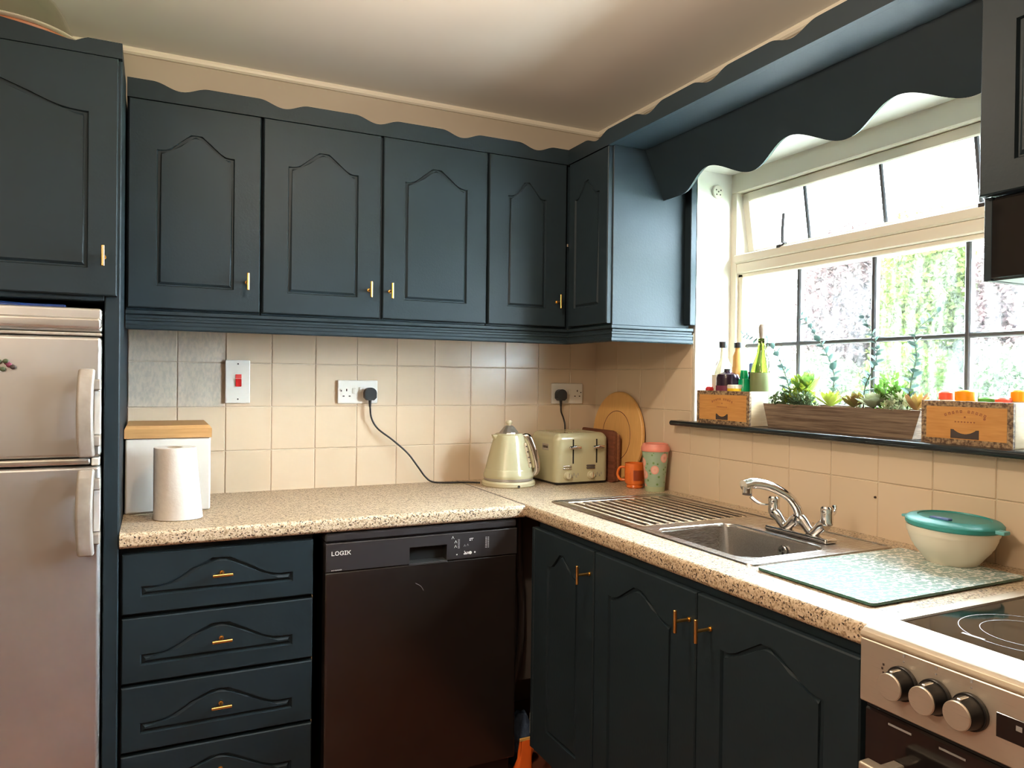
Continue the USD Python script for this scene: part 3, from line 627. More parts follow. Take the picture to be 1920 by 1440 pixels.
def text(parent, s, h, x, z, y, material, name='lettering', bold=False, sx=1.0):
    m = meshkit.text_mesh(s, h, 0.0006, bold); m.apply_scale([sx, 1, 1]); part(parent, name, place(m, (x, y, z), *BACK), material, False)
text(W, 'LOGIK', 0.0115, -1.2505, 0.8045, -0.6012, 'white_print', bold=True, sx=1.12)
text(W, 'DISHWASHER', 0.0032, -1.2495, 0.7612, -0.6012, 'white_print')
def dash(x, z, w, h): return bx(x, -0.6018, z, x + w, -0.6010, z + h, 0)
def vee(x, z, s):
    return [trimesh.creation.extrude_polygon(Polygon([(x, z), (x + s * .5, z + s), (x + s * .5, z + s * .7), (x + s * .15, z)]), 0.0006), trimesh.creation.extrude_polygon(Polygon([(x + s * .5, z + s), (x + s, z), (x + s * .85, z), (x + s * .5, z + s * .7)]), 0.0006)]
vm = []
for x, z in ((-0.888, 0.822), (-0.8785, 0.8085), (-0.879, 0.7945)): vm += vee(x, z, 0.009)
part(W, 'symbol', [place(m, (0, -0.6012, 0), *BACK) for m in vm], 'white_print', False)
part(W, 'symbol', [dash(-0.867, 0.792 + 0.0042 * k, 0.006, 0.0022) for k in range(7)], 'grey_print', False)
part(W, 'symbol', [place(m, (0, -0.6012, 0), *BACK) for x, z in ((-0.848, 0.7955), (-0.838, 0.797)) for m in vee(x, z, 0.007)], 'grey_print', False)
part(W, 'symbol', [dash(-0.829, 0.818, 0.013, 0.002), dash(-0.829, 0.812, 0.004, 0.004), dash(-0.822, 0.8125, 0.002, 0.006)], 'white_print', False)
part(W, 'symbol', [dash(-0.872, 0.7715, 0.004, 0.0035), dash(-0.848, 0.7715, 0.011, 0.0035), dash(-0.845, 0.775, 0.005, 0.004), dash(-0.846, 0.7795, 0.002, 0.003)] + [dash(-0.838 + 0.004 * k, 0.772, 0.0025, 0.007) for k in range(2)] + [cyl([-0.826, -0.6010, 0.7755], [-0.826, -0.6018, 0.7755], 0.005, n=14), cyl([-0.811, -0.6010, 0.776], [-0.811, -0.6018, 0.776], 0.0028, n=12)], 'white_print', False)
part(W, 'symbol', [dash(-0.776, 0.786 + 0.0044 * k, 0.0055, 0.0026) for k in range(8)] + [dash(-0.768, 0.786 + 0.0044 * k, 0.0045, 0.0026) for k in range(8)], 'grey_print', False)
part(W, 'symbol', [tube([(-1.0, -0.6004, 0.700), (-0.984, -0.6004, 0.690), (-0.975, -0.6004, 0.676)], 0.0006, n=5)], 'grey_print', False)

# ---- the gap beside the dishwasher
single('infill_panel', bx(-0.6135, -0.452, 0.285, -0.510, -0.446, 0.868, 0.001), 'pale_panel', 'pale panel deep in the gap right of the dishwasher', 'panel')
single('drain_hose', tube([(-0.600, -0.480, 0.86), (-0.598, -0.482, 0.70), (-0.592, -0.485, 0.60), (-0.5905, -0.487, 0.50), (-0.597, -0.488, 0.40), (-0.612, -0.480, 0.30), (-0.632, -0.43, 0.20), (-0.645, -0.33, 0.06), (-0.62, -0.25, 0.012)], 0.011, n=10), 'grey_rubber', 'dark waste hose hanging beside the dishwasher', 'hose')
def blob(c, s, seed, amp=0.25, f=9.0):
    m = trimesh.creation.icosphere(4); v = m.vertices.copy(); n = meshkit.fbm(v * f / 4 + 7 * seed, 4, seed)[:, None]
    m.vertices = v * (1 + amp * (n - 0.5) * 2) * np.array(s) + np.array(c); 
    m.vertices[:, 2] = np.maximum(m.vertices[:, 2], 0.001); return m
single('cleaning_cloth', blob((-0.575, -0.44, 0.088), (0.05, 0.06, 0.088), 3, 0.35), 'blue_cloth', 'crumpled blue cloth on the floor in the gap', 'cloth')
pg = thing('cloth_peg', 'white plastic peg clipped to the blue cloth', 'peg', (-0.553, -0.505, 0.12))
part(pg, 'jaw', [rbox(-0.561, -0.510, 0.118, -0.549, -0.504, 0.168, 0.002, 10)], 'white_plastic'); part(pg, 'jaw', [rbox(-0.561, -0.5035, 0.122, -0.549, -0.498, 0.192, 0.002, 10), cyl([-0.562, -0.504, 0.172], [-0.548, -0.504, 0.172], 0.004, n=10)], 'white_plastic')
pk = thing('refill_packet', 'orange film packet standing on the floor by the base cupboard', 'packet', (-0.63, -0.585, 0))
def packet():
    P = []
    for z, cx, hw, hd in ((0.0, -0.630, 0.034, 0.016), (0.02, -0.632, 0.035, 0.020), (0.06, -0.630, 0.033, 0.016), (0.095, -0.622, 0.026, 0.011), (0.12, -0.618, 0.027, 0.008), (0.150, -0.614, 0.026, 0.003)):
        th = np.arange(20) * 2 * PI / 20; ca, sa = np.cos(th), np.sin(th)
        P.append(np.column_stack([cx + hw * np.sign(ca) * abs(ca) ** 0.6, -0.585 + hd * np.sign(sa) * abs(sa) ** 0.8 + 0.003 * np.sin(5 * th + 40 * z), np.full(20, z)]))
    V = np.vstack(P + [P[0].mean(0)[None], P[-1].mean(0)[None]]); F = []
    for i in range(len(P) - 1):
        for k in range(20): a, b = i * 20 + k, i * 20 + (k + 1) % 20; F += [[a, b, b + 20], [a, b + 20, a + 20]]
    e = len(P) * 20
    for k in range(20): F += [[e, (k + 1) % 20, k], [e + 1, e - 20 + k, e - 20 + (k + 1) % 20]]
    return trimesh.Trimesh(V, F, process=False)
part(pk, 'pouch', packet(), 'orange_film', 40)
part(pk, 'seal', bx(-0.641, -0.588, 0.148, -0.587, -0.582, 0.158, 0.0015), 'yellow_film', label='pale yellow sealed edge')

# ================================================================ SINK AND TAP
K = thing('sink', 'inset stainless steel sink with a ribbed drainer', 'sink', (-0.31, -1.03, 0.91))
ox0, ox1, oy0, oy1 = -0.540, -0.078, -1.487, -0.578
O = rrect(ox0, oy0, ox1, oy1, 0.02); Bw = rrect(BX0, BY0, BX1, BY1, 0.045)
drn = rrect(-0.500, -1.040, -0.118, -0.615, 0.02)
ring = relief([(O, 0.9105), (O.buffer(-0.002), 0.9135), (O.buffer(-0.007), 0.9140), (O.buffer(-0.013), 0.9120)], fill=False)
inner = O.buffer(-0.013); v, f = tri(inner.difference(Bw.buffer(0.008)).difference(drn))
top = trimesh.Trimesh(np.column_stack([v, np.full(len(v), 0.9120)]), f, process=False)
part(K, 'deck', cat([ring, top]), 'sink_steel', 25)
part(K, 'bowl', relief([(Bw.buffer(0.008), 0.9120), (Bw.buffer(0.004), 0.9128), (Bw.buffer(0.0005), 0.9105), (Bw.buffer(-0.002), 0.905), (Bw.buffer(-0.010), 0.805), (Bw.buffer(-0.020), 0.772), (Bw.buffer(-0.042), 0.762)]), 'sink_steel', 50)
ribs = part(K, 'drainer', relief([(drn, 0.9120), (drn.buffer(-0.004), 0.9095)]), 'sink_steel')
for k in range(11):
    x = -0.476 + 0.0334 * k
    rib = Polygon([(-0.0075, 0)] + [(0.0075 * math.cos(a), 0.0046 * math.sin(a)) for a in np.linspace(PI, 0, 9)][1:-1] + [(0.0075, 0)])
    part(K, 'drainer_rib', ext(rib, (x, -0.640, 0.9092), X, Z, -Y, 0.385), 'sink_steel', 40)
part(K, 'overflow', [cyl([-0.2535, -1.298, 0.878], [-0.2575, -1.298, 0.878], 0.014, n=24, cham=0.001)], 'chrome')
part(K, 'overflow_hole', [cyl([-0.2570, -1.298 + 0.006 * math.cos(a), 0.878 + 0.006 * math.sin(a)], [-0.2583, -1.298 + 0.006 * math.cos(a), 0.878 + 0.006 * math.sin(a)], 0.0032, n=10) for a in np.arange(3) * 2 * PI / 3], 'void_black')
part(K, 'waste', [cyl([-0.375, -1.26, 0.7615], [-0.375, -1.26, 0.7650], 0.035, n=32, cham=0.002)], 'chrome')
TPz = 0.912
tp = thing('mixer_tap', 'chrome bridge mixer tap with twin levers behind the sink bowl', 'tap', (-0.2, -1.3, TPz))
cy0, cy1 = -1.203, -1.397
U_ = []
for y in np.linspace(-1.212, -1.386, 49):
    t = (-1.212 - y) / 0.174
    U_.append((-0.199, y, TPz + 0.016 + 0.030 * abs(math.cos(2 * PI * t)) ** 1.6))
rr_ = [0.0125 + 0.003 * abs(math.cos(2 * PI * k / 48)) ** 3 for k in range(49)]
part(tp, 'body', [tube(U_, rr_, n=16, smooth=0), rbox(-0.220, cy1 - 0.006, TPz, -0.178, cy0 + 0.006, TPz + 0.013, 0.006, 16)], 'chrome', 40)
for y, s in ((-1.212, 1), (-1.386, -1)):
    part(tp, 'valve', lathe([(0, 0.044), (0.0135, 0.044), (0.0155, 0.05), (0.0145, 0.074), (0.0155, 0.078), (0.0155, 0.086), (0.012, 0.0905), (0, 0.091)], (-0.199, y, TPz), 28), 'chrome')
lv = [(-0.200, -1.205, TPz + 0.068), (-0.204, -1.185, TPz + 0.064), (-0.210, -1.165, TPz + 0.066), (-0.214, -1.142, TPz + 0.078)]
part(tp, 'lever', [tube(lv, [0.0035, 0.0035, 0.0055, 0.0065], n=10, flat=0.7)], 'chrome', True)
lv = [(-0.199, -1.390, TPz + 0.070), (-0.172, -1.380, TPz + 0.066), (-0.150, -1.366, TPz + 0.070), (-0.134, -1.352, TPz + 0.082)]
part(tp, 'lever', [tube(lv, [0.0035, 0.0035, 0.0055, 0.0065], n=10, flat=0.7)], 'chrome', True)
sp = [(-0.199, -1.301, 0.945), (-0.200, -1.301, 0.963), (-0.213, -1.301, 0.990), (-0.240, -1.298, 1.018), (-0.285, -1.285, 1.043), (-0.330, -1.273, 1.052), (-0.362, -1.270, 1.047)]
part(tp, 'spout', [tube(sp, [0.0135, 0.012, 0.0115, 0.0115, 0.0125, 0.014, 0.0145], n=18), cyl((-0.349, -1.2715, 1.050), (-0.351, -1.2715, 1.028), 0.0125, n=20)], 'chrome', 40)
part(tp, 'aerator', [cyl((-0.351, -1.2715, 1.0285), (-0.3515, -1.2715, 1.0225), 0.0118, n=20)], 'grey_rubber')
part(tp, 'collar', [lathe([(0, 0.036), (0.018, 0.036), (0.019, 0.042), (0.015, 0.050), (0, 0.052)], (-0.199, -1.301, TPz), 24)], 'chrome')

# ================================================================ COOKER
CK = thing('cooker', 'freestanding stainless steel electric cooker with black hob', 'cooker', (-0.33, -2.155, 0))
ky0, ky1 = -1.8535, -2.4535
part(CK, 'casing', bx(-0.615, ky1, 0.02, -0.02, ky0, 0.888, 0.002), 'cooker_steel')
tr = m3.Manifold.batch_hull([m3.Manifold.cylinder(0.6, r_, r_, 20).rotate([90, 0, 0]).translate([x, ky0, z]) for x, z, r_ in ((-0.6515, 0.8975, 0.004), (-0.6495, 0.9010, 0.004), (-0.6440, 0.9050, 0.004), (-0.6340, 0.9090, 0.004), (-0.6180, 0.9130, 0.004), (-0.602, 0.9150, 0.004))] + [m3.Manifold.cube([0.02, 0.6, 0.0275]).translate([-0.045, ky1, 0.8915])])
tr = tr - m3.Manifold.cube([0.483, 0.552, 0.02]).translate([-0.592, ky1 + 0.024, 0.9125])
part(CK, 'top_trim', tr, 'trim_steel', 40)
hob = part(CK, 'hob_glass', bx(-0.590, ky1 + 0.026, 0.9100, -0.111, ky0 - 0.026, 0.9165, 0.001), 'hob_glass')
def arcring(cx, cy, r, a0, a1, w=0.0014):
    a = np.linspace(a0, a1, 48); o = [(cx + (r + w) * math.cos(t), cy + (r + w) * math.sin(t)) for t in a]; i = [(cx + r * math.cos(t), cy + r * math.sin(t)) for t in a[::-1]]
    m = trimesh.creation.extrude_polygon(Polygon(o + i), 0.0003, engine='earcut'); m.apply_translation([0, 0, 0.9166]); return m
for cx, cy, r in ((-0.455, -2.005, 0.098), (-0.455, -2.300, 0.080), (-0.235, -2.005, 0.075), (-0.235, -2.300, 0.098)):
    part(hob, 'zone_ring', [arcring(cx, cy, r, 0, 2 * PI - 0.02), arcring(cx, cy, r - 0.03, 0.5, 2 * PI - 0.5)], 'grey_print', False)
part(hob, 'zone_mark', [bx(-0.552, -1.990, 0.9166, -0.546, -1.955, 0.9169, 0)], 'white_print', False)
cp = part(CK, 'control_panel', bx(-0.655, ky1, 0.790, -0.612, ky0, 0.8935, 0.002), 'cooker_steel')
for y in (-1.932, -1.985, -2.038, -2.25, -2.303, -2.356):
    z = 0.845
    k = part(CK, 'knob', [cyl([-0.655, y, z], [-0.662, y, z], 0.0262, n=40, cham=0.001), cyl([-0.661, y, z], [-0.686, y, z], 0.0235, 0.0205, n=40, cham=0.001)], 'black_plastic')
    part(k, 'knob_cap', [cyl([-0.6855, y, z], [-0.6895, y, z], 0.0205, n=40, cham=0.0012)], 'chrome' if False else 'cooker_steel')
    part(k, 'pointer', [bx(-0.684, y - 0.003, z + 0.0195, -0.664, y + 0.003, z + 0.0235, 0.001)], 'fridge_trim')
    part(cp, 'dial_mark', [bx(-0.6556, y - 0.0012, z + 0.0325, -0.6549, y + 0.0012, z + 0.0350, 0), bx(-0.6556, y - 0.0018, z + 0.0405, -0.6549, y + 0.0018, z + 0.0455, 0)], 'grey_print', False)
part(cp, 'dial_mark', [bx(-0.6556, -1.8935 - (0.002 if k % 2 else 0), 0.841 + 0.0065 * k, -0.6549, -1.8965 - (0.0022 if k % 2 else 0), 0.8445 + 0.0065 * k, 0) for k in range(4)], 'dark_print', False)
part(cp, 'timer_display', [bx(-0.6570, -2.2, 0.826, -0.654, -2.0735, 0.860, 0.001)], 'hob_glass')
part(cp, 'timer_digits', [bx(-0.6574, -2.10 - 0.012 * k, 0.845, -0.6569, -2.108 - 0.012 * k, 0.852, 0) for k in range(4)], 'grey_print', False)
part(CK, 'vent_gap', bx(-0.640, ky1 + 0.003, 0.7795, -0.60, ky0 - 0.003, 0.7900, 0), 'void_black')
od = part(CK, 'oven_door', bx(-0.645, ky1 + 0.002, 0.34, -0.616, ky0 - 0.002, 0.779, 0.003), 'oven_glass')
part(od, 'door_handle', [rbox(-0.712, ky1 + 0.044, 0.690, -0.688, ky0 - 0.044, 0.722, 0.004, 16), bx(-0.69, -1.93, 0.698, -0.645, -1.91, 0.714, 0.002), bx(-0.69, -2.39, 0.698, -0.645, -2.37, 0.714, 0.002)], 'cooker_steel', 40)
part(od, 'vent_slot', [bx(-0.6462, -1.90 - 0.085 * k, 0.7655, -0.6448, -1.94 - 0.085 * k, 0.7685, 0) for k in range(5)], 'grey_print', False)
part(CK, 'lower_door', bx(-0.645, ky1 + 0.002, 0.06, -0.616, ky0 - 0.002, 0.335, 0.003), 'oven_glass')

# ================================================================ FRIDGE
F = thing('fridge_freezer', 'silver fridge freezer with two grey grip handles', 'fridge', (-2.1, -0.3, 0))
fx0, fx1 = -2.399, -1.8195
part(F, 'cabinet', bx(fx0 + 0.006, -0.560, 0.02, fx1 - 0.004, -0.03, 1.462, 0.004), 'fridge_silver')
part(F, 'top_panel', rbox(fx0, -0.618, 1.412, fx1, -0.05, 1.470, 0.006, 16), 'fridge_silver')
part(F, 'top_trim', rbox(fx0, -0.626, 1.418, fx1, -0.60, 1.447, 0.008, 20), 'fridge_trim', True, label='bright polished strip')
part(F, 'freezer_door', rbox(fx0, -0.622, 1.106, fx1, -0.562, 1.400, 0.009, 20), 'fridge_silver', 40)
part(F, 'door_trim', [rbox(fx0, -0.6265, 1.089, fx1 - 0.022, -0.575, 1.104, 0.005, 16)], 'fridge_trim', 40, label='polished strip between the doors')
part(F, 'door_trim', [rbox(fx0, -0.6225, 1.402, fx1, -0.575, 1.410, 0.003, 12)], 'fridge_grey', 40)
part(F, 'fridge_door', rbox(fx0, -0.622, 0.10, fx1, -0.562, 1.084, 0.009, 20), 'fridge_silver', 40)
part(F, 'hinge_block', [rbox(fx1 - 0.020, -0.624, 1.0855, fx1 - 0.002, -0.58, 1.1045, 0.003, 12)], 'white_plastic')
part(F, 'plinth', bx(fx0, -0.60, 0.0, fx1, -0.56, 0.095, 0.002), 'fridge_grey')
def grip(z0, z1):
    zs = np.linspace(z0, z1, 15); P = []
    segs = []
    for z in zs:
        t = (z - z0) / (z1 - z0); b = math.sin(PI * t) ** 0.7 if 0 < t < 1 else 0
        y = -0.650 - 0.012 * b; x = -1.8475 - 0.0035 * b
        segs.append((x, y, z))
    body = m3.Manifold.batch_hull
    secs = [m3.Manifold.batch_hull([m3.Manifold.sphere(0.007, 14).translate([x + dx, y + dy, z]) for dx in (-0.0115, 0.0105) for dy in (-0.004, 0.008)]) for x, y, z in segs]
    out = secs[0]
    for a, b in zip(secs, secs[1:]): out = out + m3.Manifold.batch_hull([a, b])
    g = part(F, 'grip_handle', out, 'fridge_grey', 40)
    part(g, 'bracket', [rbox(-1.838, -0.648, z1 - 0.045, -1.8185, -0.616, z1 - 0.018, 0.004, 12), rbox(-1.838, -0.648, z0 + 0.018, -1.8185, -0.616, z0 + 0.045, 0.004, 12)], 'fridge_grey')
    part(g, 'catch_plate', [rbox(-1.8345, -0.6275, z0 + 0.046, -1.8195, -0.61, z1 - 0.046, 0.002, 10)], 'white_plastic', label='pale catch plate')
grip(1.116, 1.315); grip(0.878, 1.073)
mg = thing('fridge_magnet', 'dark floral magnet on the freezer door', 'magnet', (-2.022, -0.623, 1.322))
fl_ = []
for k in range(9):
    a = k * 2 * PI / 9 * 1.7; rr = 0.012 + 0.004 * (k % 3); c = np.array([-2.021 + rr * math.cos(a) * 1.1, -0.6255 - 0.0015 * (k % 2), 1.328 + 0.6 * rr * math.sin(a)])
    m = trimesh.creation.icosphere(2); m.apply_scale([0.0062, 0.0026, 0.0055]); m.apply_translation(c); fl_.append((m, k % 3))
part(mg, 'petal', [m for m, k in fl_ if k == 0], 'label_plum', True); part(mg, 'leaf', [m for m, k in fl_ if k == 1], 'bottle_jade' if False else 'stem_green', True); part(mg, 'bloom', [m for m, k in fl_ if k == 2], 'dark_print', True)
single('folded_bag', [rbox(-2.36, -0.575, 1.4705, -1.90, -0.30, 1.4795, 0.003, 12), tube([(-2.3, -0.572, 1.478), (-2.12, -0.578, 1.482), (-1.98, -0.572, 1.477)], 0.004, n=8, flat=0.6)], 'blue_film', 'blue folded bag lying on top of the fridge', 'bag')

# cake stand on the tall housing
CS = thing('cake_stand', 'footed cake stand with cut-glass dome atop the fridge housing', 'cake stand', (-2.05, -0.36, 2.10))
cc = (-2.05, -0.36, 0)
part(CS, 'foot', lathe([(0, 2.1005), (0.085, 2.1005), (0.088, 2.108), (0.06, 2.118), (0.06, 2.140), (0.162, 2.1640), (0.170, 2.169), (0.171, 2.175), (0.168, 2.178), (0, 2.178)], cc, 64), 'tray_wood', 40, label='brown wooden stand')
part(CS, 'plate', lathe([(0, 2.1782), (0.155, 2.1782), (0.174, 2.181), (0.177, 2.184), (0.173, 2.187), (0.15, 2.183), (0, 2.182)], cc, 72), 'ceramic_white', 40)
prof = [(0.142, 2.184), (0.145, 2.187), (0.140, 2.22), (0.128, 2.26), (0.105, 2.292), (0.07, 2.313), (0.03, 2.322), (0, 2.324), (0, 2.320), (0.03, 2.318), (0.068, 2.309), (0.102, 2.289), (0.124, 2.258), (0.136, 2.22), (0.139, 2.187), (0.142, 2.184)]
dm = lathe(prof, cc, 72); vv = dm.vertices.copy(); a = np.arctan2(vv[:, 1] - cc[1], vv[:, 0] - cc[0]); k = 1 + 0.022 * np.abs(np.sin(9 * a + 60 * (vv[:, 2] - 2.18))) * np.abs(np.cos(9 * a - 60 * (vv[:, 2] - 2.18)))
vv[:, 0] = cc[0] + (vv[:, 0] - cc[0]) * k; vv[:, 1] = cc[1] + (vv[:, 1] - cc[1]) * k; dm.vertices = vv
part(CS, 'dome', dm, 'dome_glass', 20, label='cut-glass dome')

# ================================================================ ON THE WALLS: sockets and switch
FT = -0.0068
def plate(name, label, cat_, x0, x1, z0, z1, group=None):
    t = thing(name, label, cat_, ((x0 + x1) / 2, FT, z0), group=group)
    part(t, 'plate', rbox(x0, -0.0165, z0, x1, FT, z1, 0.0035, 12), 'white_plastic', 40); return t
def pins(t, cx, cz):
    part(t, 'pin_slot', [bx(cx - 0.002, -0.0168, cz + 0.007, cx + 0.002, -0.0160, cz + 0.0155, 0), bx(cx - 0.0145, -0.0168, cz - 0.0125, cx - 0.0075, -0.0160, cz - 0.0085, 0), bx(cx + 0.0075, -0.0168, cz - 0.0125, cx + 0.0145, -0.0160, cz - 0.0085, 0)], 'dark_print', False)
def rocker(t, cx, cz): part(t, 'switch', bx(cx - 0.0055, -0.0195, cz - 0.010, cx + 0.0055, -0.0160, cz + 0.010, 0.0015), 'white_plastic')
def screw(t, x, z): part(t, 'screw', cyl([x, -0.0160, z], [x, -0.0173, z], 0.0028, n=10), 'grey_rubber')
so = plate('wall_socket', 'white double wall socket near the middle of the tiled back wall', 'socket', -1.106, -0.958, 1.212, 1.297)
pins(so, -1.073, 1.250); rocker(so, -1.046, 1.258); rocker(so, -1.022, 1.262); screw(so, -1.0925, 1.2585)
so = plate('wall_socket', 'white double wall socket behind the toaster', 'socket', -0.225, -0.076, 1.208, 1.293)
pins(so, -0.103, 1.250); rocker(so, -0.140, 1.256); screw(so, -0.086, 1.2545)
sw = plate('cooker_switch', 'white wall switch plate with a red rocker and neon', 'switch', -1.486, -1.405, 1.2145, 1.362)
part(sw, 'rocker', bx(-1.4525, -0.0215, 1.272, -1.4335, -0.0160, 1.2985, 0.002), 'red_plastic', label='red rocker'); part(sw, 'neon', bx(-1.4525, -0.0190, 1.2995, -1.4335, -0.0160, 1.3135, 0.0015), 'red_neon', label='pale red neon')
screw(sw, -1.4445, 1.349); screw(sw, -1.4445, 1.229)
def plug(parent, cx, cz):
    pts = [(0.021 * math.cos(a) * 1.05, 0.021 * math.sin(a) + 0.004) for a in np.linspace(0, PI, 16)] + [(-0.0215, -0.012), (-0.012, -0.0215), (0.012, -0.0215), (0.0215, -0.012)]
    part(parent, 'plug', ext(Polygon(pts), (cx, -0.0166, cz), *BACK, 0.026), 'black_plastic', 40)
    part(parent, 'flex_grip', cyl([cx, -0.030, cz - 0.018], [cx, -0.030, cz - 0.045], 0.0062, 0.0042, n=12), 'black_plastic')
kc = thing('power_cable', 'black cable curving from wall socket down to the kettle', 'cable', (-0.99, -0.02, 1.2))
plug(kc, -0.990, 1.246)
part(kc, 'cord', tube([(-0.990, -0.030, 1.205), (-0.984, -0.030, 1.160), (-0.960, -0.032, 1.120), (-0.906, -0.038, 1.078), (-0.850, -0.045, 1.028), (-0.812, -0.050, 0.978), (-0.783, -0.055, 0.938), (-0.755, -0.062, 0.918), (-0.70, -0.075, 0.9145), (-0.63, -0.090, 0.9145), (-0.588, -0.122, 0.9145)], 0.0033, n=8), 'black_plastic', True)
tc = thing('power_cable', 'short black cable dropping from wall socket behind the toaster', 'cable', (-0.19, -0.02, 1.2))
plug(tc, -0.189, 1.243)
part(tc, 'cord', tube([(-0.189, -0.030, 1.20), (-0.187, -0.030, 1.175), (-0.178, -0.033, 1.150), (-0.173, -0.038, 1.120), (-0.176, -0.042, 1.08), (-0.185, -0.045, 1.02), (-0.19, -0.05, 0.95), (-0.19, -0.06, 0.914)], 0.0033, n=8), 'black_plastic', True)
single('wall_hook', [cyl([-0.0068, -1.372 + 0.0, 1.012], [-0.010, -1.372, 1.012], 0.003, n=8)], 'dark_print', 'tiny dark screw left in the tile above the sink', 'screw')

# ================================================================ ON THE BACK WORKTOP
WZ = 0.9102
BB = thing('bread_bin', 'white bread bin with a chunky wooden lid', 'bread bin', (-1.662, -0.19, WZ))
part(BB, 'box', rbox(-1.7755, -0.325, WZ, -1.549, -0.055, 1.1255, 0.006, 16), 'bin_white', 40)
lid = m3.Manifold.batch_hull([m3.Manifold.cube([0.231, 0.278, 0.026]).translate([-1.7775, -0.329, 1.126]), m3.Manifold.cube([0.219, 0.262, 0.036]).translate([-1.7725, -0.321, 1.126])])
part(BB, 'lid', lid, 'oak', 20, label='oak board lid')
PT = thing('paper_towel_roll', 'white kitchen paper roll standing before the bread bin', 'paper roll', (-1.643, -0.425, WZ))
def roll():
    n, V, F = 72, [], []
    zs = [0.0, 0.0015, 0.02, 0.06, 0.10, 0.14, 0.18, 0.1965, 0.198]
    for z in zs:
        r = 0.0545 - (0.002 if z in (0.0, 0.198) else 0)
        for k in range(n):
            a = 2 * PI * k / n; fl = 0.020 * (1 - z / 0.198) ** 1.1 * max(0, math.cos(a + 0.35)) ** 2.0
            V.append([-1.648 + (r + fl) * math.cos(a), -0.425 + (r + fl) * math.sin(a), WZ + z])
    for i in range(len(zs) - 1):
        for k in range(n): a, b = i * n + k, i * n + (k + 1) % n; F += [[a, b, b + n], [a, b + n, a + n]]
    i0 = len(V); t = (len(zs) - 1) * n
    for k in range(n): a = 2 * PI * k / n; V.append([-1.648 + 0.021 * math.cos(a), -0.425 + 0.021 * math.sin(a), WZ + 0.1975])
    for k in range(n): a, b = k, (k + 1) % n; F += [[t + a, t + b, i0 + b], [t + a, i0 + b, i0 + a]]
    c = len(V); V.append([-1.648, -0.425, WZ]); F += [[c, (k + 1) % n, k] for k in range(n)]
    return trimesh.Trimesh(V, F, process=False)
part(PT, 'sheets', roll(), 'paper', 50)
part(PT, 'core', lathe([(0.018, 0.0), (0.0205, 0.0), (0.0205, 0.1970), (0.018, 0.1970), (0.018, 0.0)], (-1.648, -0.425, WZ + 0.0005), 36), 'card', 40, label='brown card core')
part(PT, 'core', lathe([(0, 0.180), (0.0178, 0.180), (0, 0.181)], (-1.648, -0.425, WZ), 24), 'void_black')  # black disc paints the dark inside the hollow core

# kettle
kx, ky = -0.497, -0.180
KT = thing('kettle', 'sage green conical electric kettle on its base', 'kettle', (kx, ky, WZ))
part(KT, 'power_base', lathe([(0, 0), (0.098, 0), (0.101, 0.004), (0.101, 0.014), (0.096, 0.020), (0.080, 0.022), (0, 0.022)], (kx, ky, WZ), 64), 'enamel_cream', 35)
part(KT, 'foot_ring', lathe([(0, 0.022), (0.0925, 0.022), (0.0930, 0.027), (0.0925, 0.031), (0, 0.031)], (kx, ky, WZ), 64), 'fridge_trim', 35)
part(KT, 'body', lathe([(0, 0.031), (0.0945, 0.031), (0.0955, 0.037), (0.0945, 0.044), (0.0895, 0.060), (0.0890, 0.062), (0.0875, 0.064), (0.079, 0.100), (0.068, 0.142), (0.0585, 0.177), (0.055, 0.188), (0.049, 0.194), (0.0, 0.195)], (kx, ky, WZ), 72), 'enamel_green', 25)
part(KT, 'lid', lathe([(0, 0.194), (0.037, 0.194), (0.036, 0.198), (0.020, 0.218), (0.013, 0.223), (0, 0.223)], (kx, ky, WZ), 14), 'fridge_trim', False)
part(KT, 'lid_knob', lathe([(0, 0.221), (0.006, 0.222), (0.0055, 0.226), (0.012, 0.231), (0.0125, 0.237), (0.008, 0.242), (0, 0.243)], (kx, ky, WZ), 28), 'enamel_cream', True)
sd = np.array([-0.83, -0.55, 0]); 
part(KT, 'spout', hullpts([[kx - 0.044, ky + s * 0.016, WZ + z] for s in (-1, 1) for z in (0.150, 0.192)] + [[kx - 0.070, ky + s * 0.007, WZ + 0.190] for s in (-1, 1)] + [[kx - 0.060, ky, WZ + 0.160]]), 'enamel_green')
hd_ = np.array([0.86, -0.51]); hd_ /= np.linalg.norm(hd_)
def hp(r, z): return (kx + hd_[0] * r, ky + hd_[1] * r, WZ + z)
part(KT, 'handle', [tube([hp(0.050, 0.182), hp(0.064, 0.184), hp(0.076, 0.176), hp(0.092, 0.140), hp(0.104, 0.095), hp(0.107, 0.062), hp(0.101, 0.046), hp(0.090, 0.043)], [0.007, 0.009, 0.010, 0.0105, 0.0105, 0.0095, 0.007, 0.005], n=14, flat=1.3)], 'chrome', True, label='chrome and black loop handle')
part(KT, 'handle_inlay', [tube([hp(0.060, 0.178), hp(0.070, 0.166), hp(0.084, 0.132), hp(0.095, 0.090), hp(0.098, 0.066)], 0.0072, n=10, flat=1.4)], 'enamel_green', True)
pn = np.array([hd_[1], -hd_[0]]) * -1
def gauge():
    P = []
    for z, r in ((0.070, 0.0862), (0.160, 0.0632)):
        for a in (-0.42, -0.12): 
            ang = math.atan2(hd_[1], hd_[0]) + a; 
            for e in (0.0005, 0.003): P.append([kx + (r + e) * math.cos(ang), ky + (r + e) * math.sin(ang), WZ + z])
    return hullpts(P)
part(KT, 'water_gauge', gauge(), 'kettle_window', label='pale water gauge')
gm = []
